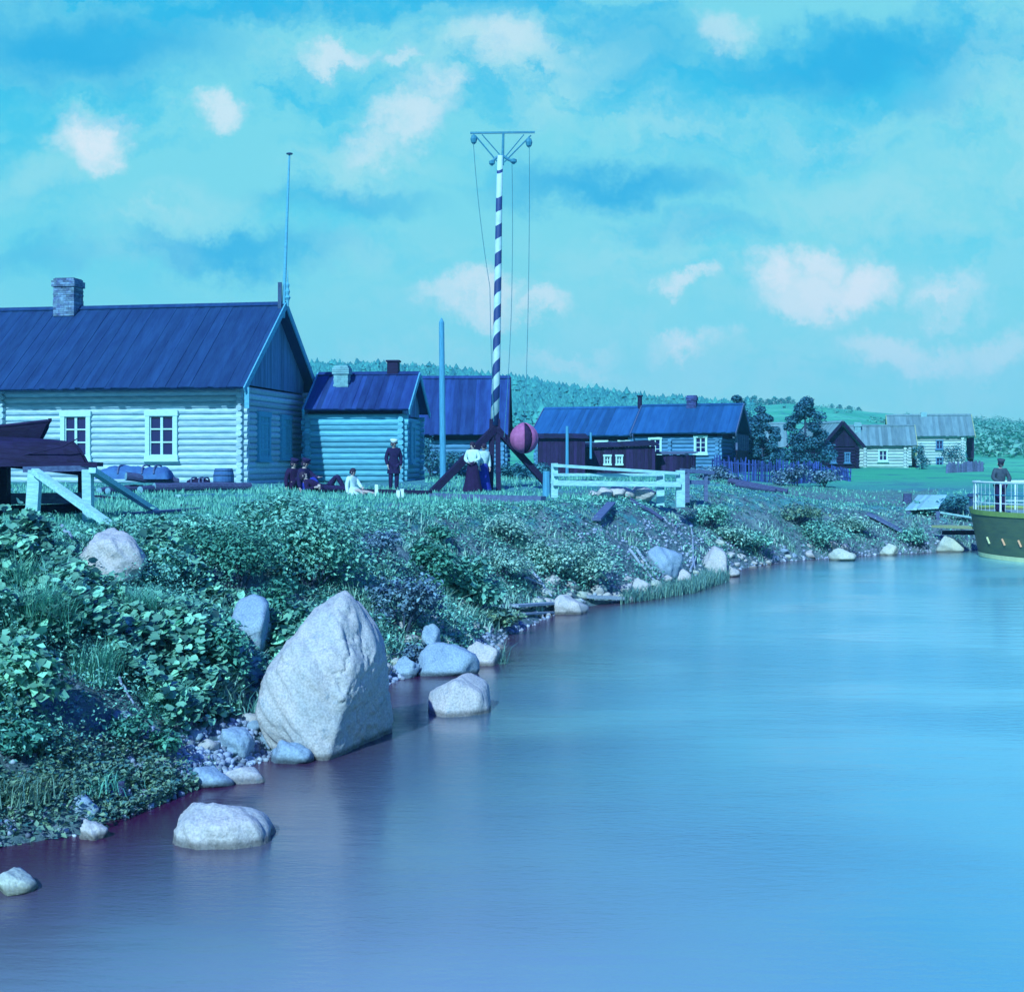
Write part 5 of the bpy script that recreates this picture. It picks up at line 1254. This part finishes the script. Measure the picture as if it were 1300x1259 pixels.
stick('branch', 'thin dead twig among the broad leaves at the left', (150, 895), (172, 925), .03, .03, 'drift', .25, True)
stick('branch', 'pale dead twig beside the perched boulder', (78, 686), (92, 704), .05, .05, 'drift', .2, True)
stick('branch', 'white peeled stick among the leaves left of the great boulder', (296, 828), (312, 842), .035, .035, 'drift', .3, True)
for lab, px, top, bot, w, mm in (('dark wooden peg standing in the shallows at the left shore', 154, 992, 1030, .07, 'bark'), ('pale stub post on the bank right of the perched boulder', 218, 718, 748, .11, 'drift'), ('short weathered post under the perched boulder', 90, 712, 740, .1, 'drift')):
    a = hit(px, bot); post_thing('post', lab, 'post', px, top, bot, a.y, w, mm)
def slab():
    t = thing('landing_stage', 'pale plank landing ramp on the bank left of the boat with white railings', 'ramp', P(1172, 640, 54)); b = P(1172, 640, 54); mb = MB()
    for i in range(9):
        a = P(1152+i*4.6, 647-i*.3, 52.5)-b; e = P(1168+i*4.0, 629, 58)-b; mb.beam(a, e, .16, .06)
    mb.build('planking', 'plank', t)
    for px in (1153, 1190):
        m = MB(); a = P(px, 648, 52.6)-b; m.beam(a-Vector((0, 0, 1.2)), a+Vector((0, 0, -.03)), .16, .16, tint=0); m.build('post', 'plank_grey', t)
slab()
t = thing('stump', 'dark stump standing at the end of the path before the landing ramp', 'stump', at(1152, 55)); m = MB(); m.lathe([(.24, -.2), (.2, .05), (.17, .3), (.18, .42), (.01, .38)], 7, (0, 0, 0), 0); m.build('wood', 'bark', t)
stick('plank', 'grey gangway board bridging the bank below the landing ramp', (1180, 655), (1232, 664), .3, .07, 'plank', .2, cat='plank')

# ------------------------------------------------------------------ plants
def clear(x, y):
    k = np.ones(len(x), bool)
    for a, b, r in KEEP: k &= (x-a)**2+(y-b)**2 > r*r
    return k
def unit(v): return v/np.maximum(np.linalg.norm(v, axis=-1, keepdims=True), 1e-6)
def leaves(C, size, tint, up=.55, asp=.62, fold=.25, droop=None, outward=None, rnd=False):
    """one folded leaf (two triangles pairs as quads) per centre"""
    n = len(C); nrm = NR.normal(size=(n, 3)); nrm[:, 2] = np.abs(nrm[:, 2])+up*2.2
    if outward is not None: nrm += outward*1.3
    nrm = unit(nrm); d = unit(np.cross(nrm, NR.normal(size=(n, 3)))); s = np.cross(nrm, d); L_ = size[:, None]
    if rnd:
        rim = []
        for q in (-2.55, -1.5, -.6, .0, .6, 1.5, 2.55):
            rr = .5*(1+.12*NR.normal(size=(n, 1)))*(1.12 if q == 0 else 1); rim.append(C+d*L_*rr*math.cos(q)+s*L_*asp*rr*math.sin(q)+nrm*L_*fold*.35*abs(math.sin(q)))
        V = np.stack(rim+[C-d*L_*.28], 1).reshape(-1, 3); o = (np.arange(n)*8)[:, None, None]
        Fc = (np.array([[7, 0, 1], [7, 1, 2], [7, 2, 3], [7, 3, 4], [7, 4, 5], [7, 5, 6]])[None]+o).reshape(-1, 3)
        return V, Fc, np.repeat(tint, 6)
    base = C-d*L_*.5; tip = C+d*L_*.5-nrm*L_*.15; mid = C-nrm*L_*fold*.3
    a = C+s*L_*asp*.5-d*L_*.08+nrm*L_*fold*.3; b = C-s*L_*asp*.5-d*L_*.08+nrm*L_*fold*.3
    V = np.stack([base, a, tip, b, mid], 1).reshape(-1, 3)
    o = (np.arange(n)*5)[:, None, None]; Fc = (np.array([[0, 1, 4], [1, 2, 4], [2, 3, 4], [3, 0, 4]])[None]+o).reshape(-1, 3)
    return V, Fc, np.repeat(tint, 4)
def blades(B, h, w, lean, tint):
    n = len(B); q = NR.uniform(0, 6.283, n); d = np.stack([np.cos(q), np.sin(q), np.zeros(n)], 1); s = np.stack([-np.sin(q), np.cos(q), np.zeros(n)], 1)
    z = np.array([0, 0, 1.0]); h = h[:, None]; w = w[:, None]; lean = lean[:, None]
    m = B+z*h*.55+d*h*lean*.3; tip = B+z*h*(1-.25*lean)+d*h*lean
    V = np.stack([B-s*w, B+s*w, m+s*w*.7, m-s*w*.7, tip], 1).reshape(-1, 3)
    o = (np.arange(n)*5)[:, None, None]; Fc = (np.array([[0, 1, 2], [0, 2, 3], [3, 2, 4]])[None]+o).reshape(-1, 3)
    return V, Fc, np.repeat(tint, 3)
def join(parts):
    Vs, Fs, Ts, o = [], [], [], 0
    for V, Fc, T_ in parts: Vs.append(V); Fs.append(Fc+o); Ts.append(T_); o += len(V)
    return np.concatenate(Vs), np.concatenate(Fs), np.concatenate(Ts)
M['grass'] = leaf_mat('grass_blade', (.05, .30, .25), (.22, .64, .48), rough=.7, trans=.2)
M['grass_dry'] = leaf_mat('grass_bank', (.05, .22, .22), (.42, .74, .62), rough=.75, trans=.15)
M['broad'] = leaf_mat('broad_leaf', (.006, .05, .06), (.30, .80, .56), rough=.55, trans=.12, spec=.18)  # near-black low end carries the deep shade between the leaves
M['bush_dark'] = leaf_mat('dark_bush_leaf', (.012, .085, .085), (.12, .46, .34), rough=.6, trans=.1, spec=.15)
M['scrub'] = leaf_mat('pale_scrub_leaf', (.07, .26, .24), (.18, .48, .40), rough=.8, trans=.1, spec=.1)
M['bush'] = leaf_mat('bush_leaf', (.015, .11, .12), (.28, .76, .60), rough=.6, trans=.12, spec=.18)
M['bush_blue'] = leaf_mat('withered_leaf', (.015, .045, .12), (.22, .42, .52), rough=.7, trans=.08, spec=.15)
M['bush_far'] = leaf_mat('distant_shrub_leaf', (.02, .12, .20), (.06, .28, .32), rough=.7, trans=.15)
M['tree_leaf'] = leaf_mat('tree_leaf', (.014, .085, .18), (.045, .22, .30), rough=.7, trans=.15)
M['reed'] = leaf_mat('reed', (.05, .2, .24), (.2, .42, .34), rough=.7, trans=.2)
M['forest'] = leaf_mat('forest_needle', (.012, .15, .18), (.06, .36, .32), rough=.9, trans=0)
M['weed'] = leaf_mat('yellow_weed', (.04, .18, .22), (.24, .42, .26), rough=.7, trans=.2)

def yard_grass():
    parts = []
    n = 230000
    d = 12/(1-NR.random(n)*(1-12/62.0)); u = NR.uniform(-.46, .40, n); x = u*d
    s = sdist(x, d); W = np.interp(d, [9, 14, 20, 28, 31, 36, 46, 52], [4.2, 4.6, 5.0, 4.4, 3.5, 3.4, 3.6, 4.5])
    t = s/W; px = u*F+CX
    patch = fbm(x*.6, d*.6, 77, 4)
    keep = (t > .72)&(NR.random(n) < np.clip(.75+patch*1.6, .12, 1))
    path = np.exp(-((t-1.55)/.3)**2)*np.clip((px-380)/120, 0, 1)*np.clip((1000-px)/250, .25, 1)
    keep &= NR.random(n) > path*.8
    keep &= ~((d > 49)&(px < 540))
    x, d, px, patch = x[keep], d[keep], px[keep], patch[keep]; n = len(x)
    B = np.stack([x, d, terr(x, d)-.01], 1)
    h = NR.uniform(.05, .16, n)*(1+np.clip(patch*3, -.4, 1.3)); w = NR.uniform(.004, .008, n)*(1+d*.045)
    parts.append(blades(B, h, w, NR.uniform(.1, .8, n), np.clip(NR.normal(0, .45, n)+patch*1.2, -1, 1)))
    V, Fc, T_ = join(parts); o = fast_mesh('grass', V, Fc, T_, 'grass'); o['kind'] = 'stuff'
yard_grass()
def bank_grass():
    """tufts and low herbs that cover the slope"""
    parts = []; n = 5200
    d = 15/(1-NR.random(n)*(1-15/56.0)); u = NR.uniform(-.36, .36, n); x = u*d; px = u*F+CX
    s = sdist(x, d); W = np.interp(d, [9, 14, 20, 28, 31, 36, 46, 52], [4.2, 4.6, 5.0, 4.4, 3.5, 3.4, 3.6, 4.5]); t = s/W
    pat = fbm(x*.55, d*.55, 55, 4)
    rub = np.exp(-(((px-815)/75)**2))*.75                       # rubble chute under the fence
    keep = (t > .06)&(t < 1.25)&(pat > -.20+rub*.35)
    keep &= clear(x, d)&(NR.random(n) < np.where(px < 520, .45, 1))
    x, d, pat, t, px = x[keep], d[keep], pat[keep], t[keep], px[keep]
    k = 26; X = np.repeat(x, k)+NR.normal(0, .085, len(x)*k)*np.repeat(1+d*.012, k); Y = np.repeat(d, k)+NR.normal(0, .085, len(x)*k)*np.repeat(1+d*.012, k)
    Z = terr(X, Y); D_ = np.repeat(d, k); ps = np.repeat(pat, k)
    B = np.stack([X, Y, Z-.02], 1); m = len(X); gr = NR.uniform(-.7, .7, len(x)).repeat(k)
    h = NR.uniform(.10, .30, m)*(1+np.clip(ps*2.2, -.4, 1)); w = NR.uniform(.004, .009, m)*(1+D_*.04); h = h*np.clip(1.3-np.repeat(t, k), .3, 1)
    V, Fc, T_ = blades(B, h, w, NR.uniform(.2, 1.1, m), np.clip(gr+NR.normal(0, .35, m), -1, 1))
    o = fast_mesh('bank_grass', V, Fc, T_, 'grass_dry'); o['kind'] = 'stuff'
    n = 210000
    d = 16.5/(1-NR.random(n)*(1-16.5/56.0)); u = NR.uniform(-.37, .36, n); x = u*d; px = u*F+CX
    s = sdist(x, d); W = np.interp(d, [9, 14, 20, 28, 31, 36, 46, 52], [4.2, 4.6, 5.0, 4.4, 3.5, 3.4, 3.6, 4.5]); t = s/W
    pat = fbm(x*.8+9, d*.8, 66, 4); rub = np.exp(-(((px-815)/75)**2))*.6
    keep = (t > .05)&(t < 1.05)&(pat > np.where(px > 540, -.19, -.10)+rub*.3)&clear(x, d)
    keep0 = keep; x, d, pat = x[keep], d[keep], pat[keep]; n = len(x)
    C = np.stack([x, d, terr(x, d)+NR.uniform(.02, .30, n)*(.35+np.clip((pat+.1)*4, 0, 1.5))*np.clip(1.25-t[keep0], .22, 1)], 1)
    V, Fc, T_ = leaves(C, NR.uniform(.035, .075, n)*(1+d*.014), np.clip(NR.normal(-.1, .5, n)+pat*1.5, -1, 1), up=.5)
    o = fast_mesh('bank_herbs', V, Fc, T_, 'bush'); o['kind'] = 'stuff'
bank_grass()
def broadleaves():
    """coltsfoot-like leaves over the left bank"""
    n = 46000; x = NR.uniform(-8.5, -2.4, n); y = NR.uniform(10.9, 19.5, n); s = sdist(x, y)
    t = s/np.interp(y, [9, 14, 20], [4.2, 4.6, 5.0]); pat = fbm(x*1.1, y*1.1, 88, 4)
    pat = np.where((x < -3.3)&(y < 16.5), pat*.7+.09, pat)
    keep = (s > .45)&(t < .84)&(pat > -.13)&((x+2.1)**2+(y-15.6)**2 > 1.1)
    keep &= clear(x, y)
    x, y, pat, s = x[keep], y[keep], pat[keep], s[keep]; n = len(x)
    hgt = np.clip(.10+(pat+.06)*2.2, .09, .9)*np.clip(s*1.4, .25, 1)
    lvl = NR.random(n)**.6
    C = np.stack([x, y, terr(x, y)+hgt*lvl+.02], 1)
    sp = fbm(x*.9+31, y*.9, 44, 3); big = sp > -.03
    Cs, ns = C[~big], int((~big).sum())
    V, Fc, T_ = leaves(Cs+NR.normal(0, .03, Cs.shape), NR.uniform(.025, .06, ns), np.clip(NR.normal(-.3, .5, ns)+(lvl[~big]-.5)*.8, -1, 1), up=.45, asp=.5)  # lower leaves tinted darker, shade inside the growth put into colour
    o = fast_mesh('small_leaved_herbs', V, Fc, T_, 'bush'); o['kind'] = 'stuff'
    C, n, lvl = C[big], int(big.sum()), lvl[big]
    V, Fc, T_ = leaves(C, NR.uniform(.04, .14, n), np.clip(NR.normal(-.5, .55, n)+(lvl-.5)*.9, -1, 1), up=.6, asp=.95, fold=.4, rnd=True, outward=np.tile([-.1, -.55, .1], (n, 1)))  # tint darkens downwards too: painted shade under the upper leaves
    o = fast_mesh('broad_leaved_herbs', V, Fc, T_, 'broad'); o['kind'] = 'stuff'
broadleaves()
def shrub(label, loc, w, h, n, leaf, m_='bush', lobes=7, seed=0, group=None, name='shrub', cat='shrub', asp=.6, stems=9, fill=.55):
    t = thing(name, label, cat, loc, 0, group); rr = np.random.default_rng(seed+1); Cs = []; Os = []
    st = MB()
    for i in range(lobes):
        q = rr.uniform(0, 6.28); rd = w/2*rr.uniform(.1, .72); zc = h*rr.uniform(.3, .82)*(1-.35*(rd/(w/2)))
        c = np.array([rd*math.cos(q), rd*.8*math.sin(q), zc]); rad = np.array([w*rr.uniform(.16, .30), w*rr.uniform(.16, .28), h*rr.uniform(.16, .30)]); k = int(n/lobes*rr.uniform(.7, 1.3))
        v = unit(rr.normal(size=(k, 3))); r = rr.random(k)**fill; Cs.append(c+v*r[:, None]*rad); Os.append(v*r[:, None])
        st.tube([(0+rr.uniform(-.05, .05), rr.uniform(-.05, .05), -.15), tuple(c*np.array([.45, .45, .5])), tuple(c)], [.022, .014, .006], 5)
    C = np.concatenate(Cs); O = np.concatenate(Os)
    ok = C[:, 2] > .0; C, O = C[ok], O[ok]; k = len(C)
    V, Fc, T_ = leaves(C, rr.uniform(leaf*.6, leaf*1.3, k), np.clip(rr.normal(0, .5, k), -1, 1), up=.35, asp=asp, outward=O*.8)
    fast_mesh('foliage', V, Fc, T_, m_, t); st.build('stems', 'stem', t)
    return t
def sh(label, px, py, w, h, n, leaf, m_='bush', dz=-.05, dd=0, **kw):
    p = hit(px, py); p.y += dd; p.x += (px-CX)/F*dd; p.z = gz(p.x, p.y)+dz
    return shrub(label, p, w, h, n, leaf, m_, seed=int(px*7+py), **kw)
sh('tall leafy shrub on the bank edge, its top sprigs before the seated people', 368, 680, 1.9, .85, 3000, .085, lobes=13)
sh('dense light green shrub in the middle of the bank above the great boulder', 395, 745, 2.2, 1.5, 4600, .085, lobes=14)
sh('leafy shrub left of the dense light green one, above the rounded boulder', 305, 750, 1.9, 1.25, 3400, .07, 'bush_dark', lobes=13)
sh('small leafy shrub just above the left shoulder of the great boulder', 352, 812, 1.2, 1.0, 1700, .075, 'bush_dark', lobes=9)
sh('low leafy shrub at the bank edge below the pale prop', 250, 690, 1.5, .7, 1500, .07, lobes=8)
sh('withered bluish shrub right behind the great boulder', 512, 806, 1.3, 1.2, 1700, .085, 'bush_blue', lobes=8)
sh('low withered bluish shrub near the dark blue slab', 520, 840, .8, .45, 600, .075, 'bush_blue', lobes=6)
sh('withered bluish shrub high on the bank above the great boulder', 475, 722, 1.4, .9, 1300, .08, 'bush_blue', lobes=7)
sh('broad leaved shrub overhanging the water, right of the withered ones', 600, 778, 1.6, 1.35, 1300, .14, 'bush', lobes=7, asp=.75)
sh('broad leaved shrub low over the water below the overhanging one', 630, 797, .9, .5, 420, .14, 'weed', lobes=6, asp=.75)
sh('dark leafy shrub in the hollow of the bank between withered shrub and overhanging one', 552, 752, 1.5, 1.1, 1700, .1, 'bush_dark', lobes=7)
sh('small leafy shrub under the long timber baulk', 560, 690, 1.1, .6, 800, .09, 'bush_dark', lobes=6)
sh('fine leaved bush on the middle bank left of the rubble', 748, 746, 1.9, 1.3, 2200, .085, 'grass_dry', lobes=9)
sh('fine leaved bush below the bollard on the bank', 700, 738, 1.6, 1.1, 1700, .085, 'grass_dry', lobes=8)
sh('grey green bush on the bank right of the pointed shoreline boulder', 962, 706, 2.4, 1.1, 1500, .11, 'bush', lobes=8)
sh('grey green bush high on the bank right of the white fence', 900, 668, 2.2, .9, 1300, .1, 'bush', lobes=8)
sh('low bush on the far bank halfway to the boat with white railings', 1045, 694, 2.6, 1.1, 1300, .12, 'bush', lobes=8)
sh('dull bush on the far bank above the long sloping plank', 1010, 662, 2.4, .9, 1100, .12, 'weed', lobes=8)
sh('bush beside the gangway board on the far bank', 1155, 690, 1.8, .9, 800, .12, 'bush', lobes=8)
sh('rounded bush between landing ramp and boat with white railings', 1215, 655, 1.7, 1.0, 700, .13, 'bush_far', lobes=7)
sh('grey green bush on the bank between the timber baulk and the bollard', 650, 690, 1.7, .9, 1500, .085, 'grass_dry', lobes=9)
sh('grey green bush halfway down the bank left of the fine leaved ones', 640, 735, 1.5, .8, 1300, .085, 'grass_dry', lobes=9)
sh('grey green bush above the pointed shoreline boulder', 930, 690, 1.8, .9, 1300, .1, 'grass_dry', lobes=8)
sh('grey green bush on the far bank beside the long sloping plank', 1085, 676, 2.2, .9, 1300, .11, 'grass_dry', lobes=8)
sh('tall leafy bush in the broad leaves at the left edge', 18, 905, 1.1, .9, 1500, .1, 'broad', lobes=9, asp=.8)
sh('leafy bush low over the shore cress, right of the wooden peg', 175, 955, .8, .5, 800, .07, 'bush_dark', lobes=7)
sh('leafy bush at the left edge just over the shore cress', 30, 965, .9, .6, 900, .08, 'bush_dark', lobes=7)
sh('leafy bush crowded against the perched boulder on its right', 195, 745, 1.0, .7, 1200, .08, 'bush', lobes=8)
sh('dark leafy bush hanging over the leaves below the rounded boulder', 275, 860, 1.0, .8, 1300, .08, 'bush_dark', lobes=8)
for lab, px, d, w, h in (('bush growing against the gable of the small log house', 548, 64, 2.6, 2.2), ('bush behind the foot of the tall blue pole', 572, 66, 2.4, 1.6), ('bush between the tall blue pole and the mast prop', 590, 62, 2.2, 1.1),
                         ('low bush behind the mast on the right', 652, 58, 2.4, 1.0), ('low bush left of the bollard', 678, 56, 2.2, .9), ('low dark bush behind the end of the white rail fence', 905, 60, 2.6, .9), ('dark bush at the end of the stake fence', 1012, 62, 2.6, 1.3), ('second dark bush at the end of the stake fence, nearer the cottage', 1045, 64, 2.4, 1.0),
                         ('bush in front of the far right farmhouse wall', 1210, 108, 2.4, 2.4), ('small bush on the porch side of the low whitewashed farmhouse', 1171, 103, 1.8, 2.2)):
    p = at(px, d, -.05); shrub(lab, p, w, h, 800, .17, 'bush_far' if 'dark' not in lab else 'bush_blue', 8, int(px*3))
def clump(label, px, py, n, h, spread, m_='grass', dz=-.03, cat='grass clump', lean=(.3, 1.2), name='grass_clump', wd=.008):
    p = hit(px, py); t = thing(name, label, cat, p)
    B = np.stack([NR.normal(0, spread, n)*.9, NR.normal(0, spread, n)*.9, np.full(n, dz)], 1)
    V, Fc, T_ = blades(B, NR.uniform(h*.5, h, n), NR.uniform(wd*.5, wd, n), NR.uniform(*lean, n), np.clip(NR.normal(.1, .5, n), -1, 1)); fast_mesh('blades', V, Fc, T_, m_, t)
    return t
clump('big bright tussock of long grass at the left edge of the bank', 45, 812, 700, .85, .16)
clump('tall grass clump above the big tussock at the left edge', 25, 760, 420, .7, .15)
clump('dense grass clump in the middle of the broad leaves at the left', 120, 870, 420, .6, .13)
clump('grass clump over the shore pebbles left of the great boulder', 205, 905, 320, .5, .12)
clump('grass clump under the pale stub post', 175, 790, 380, .6, .12)
clump('grass clump just below the perched boulder', 70, 745, 350, .55, .12)
clump('thin grass clump among the leaves between perched boulder and great boulder', 228, 812, 420, .6, .10)
clump('grass clump on the slope left of the rounded boulder', 262, 830, 300, .5, .1)
clump('short greenish grass clump at the left shoreline under the broad leaves', 30, 1010, 420, .26, .16, 'weed')
clump('short grass clump at the shoreline left of the wooden peg', 110, 1000, 380, .2, .16, 'grass')
clump('sparse reed tuft right of the small pale stone by the slab', 636, 842, 60, .5, .07, 'reed')
clump('short grass tuft at the waterline by the small pale stone', 605, 838, 160, .35, .08, 'reed')
def reeds():
    n = 5200; px = NR.uniform(788, 925, n); c = np.interp(px, [788, 830, 880, 925], [764, 758, 750, 735]); py = c+NR.uniform(-14, 3, n); d = EYE*F/(py-HZ)
    x = (px-CX)/F*d; B = np.stack([x, d, np.full(n, -.05)], 1)
    V, Fc, T_ = blades(B, NR.uniform(.15, .5, n), NR.uniform(.008, .016, n), NR.uniform(.1, .7, n), NR.normal(0, .5, n)); o = fast_mesh('water_reeds', V, Fc, T_, 'reed'); o['kind'] = 'stuff'
reeds()
def shore_mat():
    n = 16000; t = NR.random(n); x = -5.2+t*2.0+NR.normal(0, .3, n); y = 11.2+t*1.9+NR.normal(0, .3, n); s = sdist(x, y); k = (s > -.12)&(s < 1.2)&(fbm(x*2, y*2, 5, 3) > -.16)
    x, y = x[k], y[k]; n = len(x); C = np.stack([x, y, np.maximum(terr(x, y), 0)+NR.uniform(.0, .16, n)], 1)
    V, Fc, T_ = leaves(C, NR.uniform(.03, .08, n), np.clip(NR.normal(0, .6, n), -1, 1), up=.6); o = fast_mesh('shore_cress', V, Fc, T_, 'weed'); o['kind'] = 'stuff'
shore_mat()

# ------------------------------------------------------------------ trees
def tree(label, loc, h, w, n, leaf, seed, m_='tree_leaf', group=None, conic=.5, trunk_h=.18, name='tree'):
    t = thing(name, label, 'tree', loc, 0, group); rr = np.random.default_rng(seed); tr = MB()
    tr.tube([(0, 0, -.3), (.03*h*.1, 0, h*.35), (0, .02*h*.1, h*.92)], [h*.028, h*.02, h*.006], 8, 0)
    Cs, Os = [], []; L_ = 26
    for i in range(L_):
        f = (i+.5)/L_; z = h*(trunk_h+(1-trunk_h)*f); q = i*2.4+rr.uniform(-.6, .6)
        env = w/2*((1-f)**(.55+.5*conic))*(.55+.45*min(1, f*5)); rd = env*rr.uniform(.35, .95); c = np.array([rd*math.cos(q), rd*math.sin(q), z+rr.uniform(-.03, .05)*h])
        tr.tube([(0, 0, z-.12*h*(1-f)), tuple(c*np.array([.5, .5, 1])-np.array([0, 0, .03*h])), tuple(c)], [h*.009*(1.3-f), h*.006*(1.2-f), h*.002], 5, 0)
        s = w*rr.uniform(.13, .24)*(1.05-.55*f); k = int(n/L_*rr.uniform(.6, 1.4)); v = unit(rr.normal(size=(k, 3))); r = rr.random(k)**.5
        Cs.append(c+v*r[:, None]*np.array([s, s, s*.7])); Os.append(v*r[:, None])
    C, O = np.concatenate(Cs), np.concatenate(Os); k = len(C)
    V, Fc, T_ = leaves(C, rr.uniform(leaf*.6, leaf*1.4, k), np.clip(rr.normal(0, .5, k), -1, 1), up=.3, outward=O)
    fast_mesh('crown', V, Fc, T_, m_, t); tr.build('trunk', 'trunk', t); return t
for lab, px, d, top, w, sd in (('tall dark bushy tree touching the balcony end of the long farmhouse', 938, 92, 508, 4.6, 3), ('dark bushy tree right of the one at the farmhouse balcony', 967, 90, 522, 4.2, 5), ('broad dark conical tree between the barn roof and the pointed cottage', 1022, 94, 507, 4.4, 9), ('low dark tree in the gap behind the two farmhouse trees', 950, 97, 538, 4.4, 12)):
    p = at(px, d, -.1); h = EYE-(top-HZ)/F*d-p.z; tree(lab, p, h, w, 9000, .19, sd, trunk_h=.05, conic=.12)
src = None
for i, (px, top, w) in enumerate(((948, 505, 8), (958, 503, 8), (966, 506, 6), (975, 507, 7), (983, 504, 6), (992, 506, 7), (1002, 504, 7), (1056, 516, 3.2), (1066, 522, 4), (1078, 523, 5), (1090, 524, 4))):
    d = 600; x = (px-CX)/F*d; z = gz(x, d); h = max(EYE-(top-HZ)/F*d-z, 2.5)
    lab = 'small round tree in the row on the crest of the far hill' if i < 7 else 'lone tiny tree on the open crest of the far hill'
    if src is None: src = tree(lab, (x, d, z), 6.0, 8.0, 500, .8, 77, 'forest', 'trees on the far crest', conic=0); src.scale = (1, 1, h/6)
    else:
        c = copy_tree(src, lab, (x, d, z), i*1.3, (w/8, w/8, h/6)); c['group'] = 'trees on the far crest' if i < 7 else 'lone trees on the far crest'
def forest():
    n = 24000; y = NR.uniform(235, 640, n); px = NR.uniform(360, 985, n); x = (px-CX)/F*y
    z = terr(x, y)
    dens = np.where(px > 880, np.clip((960-px)/80, .0, 1), 1)*np.where(y < 290, .6, 1)
    k = NR.random(n) < dens; x, y, z = x[k], y[k], z[k]; n = len(x)
    h = NR.uniform(1.8, 4.4, n)*np.where(NR.random(n) < .06, 1.4, 1)*(.5+.6*np.clip(y/640, 0, 1)); r = h*NR.uniform(.24, .42, n); S = 6; Vs, Fs, Ts = [], [], []; off = 0; tn = np.clip(NR.normal(0, .5, n), -1, 1)
    for tier, (z0, z1, rr) in enumerate(((.1, .5, 1), (.32, .78, .86), (.6, .98, .62))):
        ang = NR.uniform(0, 6.28, n)[:, None]+np.arange(S)*2*math.pi/S; jr = r[:, None]*rr*NR.uniform(.65, 1.25, (n, S))
        X = x[:, None]+jr*np.cos(ang); Y = y[:, None]+jr*np.sin(ang); Z = z[:, None]+h[:, None]*(z0+NR.uniform(-.06, .06, (n, S)))
        ring = np.stack([X, Y, Z], -1); tip = np.stack([x, y, z+h*z1], -1)[:, None]
        V = np.concatenate([ring, tip], 1).reshape(-1, 3); o = (np.arange(n)*(S+1))[:, None, None]+off
        f = np.stack([np.arange(S), (np.arange(S)+1) % S, np.full(S, S)], 1)[None]+o
        Vs.append(V); Fs.append(f.reshape(-1, 3)); Ts.append(np.repeat(tn, S)+NR.uniform(-.25, .25, n*S)); off += len(V)
    o = fast_mesh('forest', np.concatenate(Vs), np.concatenate(Fs), np.concatenate(Ts), 'forest'); o['kind'] = 'stuff'
    n = 900; y = NR.uniform(150, 640, n); px = np.where(NR.random(n) < .6, NR.uniform(1225, 1500, n), NR.uniform(960, 1300, n)); x = (px-CX)/F*y; z = terr(x, y); k = (px > 1225)|(NR.random(n) < .22); x, y, z = x[k], y[k], z[k]; n = len(x)
    c = np.repeat(np.stack([x, y, z], 1), 34, 0); s = np.repeat(NR.uniform(.8, 2.4, n), 34); C = c+NR.normal(size=(n*34, 3))*np.array([1, 1, .6])*s[:, None]*.55; C[:, 2] += s*.5
    V, Fc, T_ = leaves(C, NR.uniform(.5, 1.1, len(C)), np.clip(np.repeat(NR.normal(0, .4, n), 34)+NR.normal(0, .3, len(C)), -1, 1)); o = fast_mesh('hillside_scrub', V, Fc, T_, 'scrub'); o['kind'] = 'stuff'
forest()
def haze():
    m = bpy.data.materials.new('river_haze'); m.use_nodes = True; nt = m.node_tree; nt.nodes.remove(nt.nodes['Principled BSDF'])
    v = nt.nodes.new('ShaderNodeVolumePrincipled'); v.inputs['Color'].default_value = (.22, .80, 1, 1); v.inputs['Density'].default_value = .0005; v.inputs['Anisotropy'].default_value = .0
    nt.links.new(v.outputs[0], nt.nodes['Material Output'].inputs['Volume'])
    mb = MB(); mb.box((-1010, -100, -4), (1010, 1020, 75), 0); o = mb.build('haze', m); o['kind'] = 'stuff'
haze()
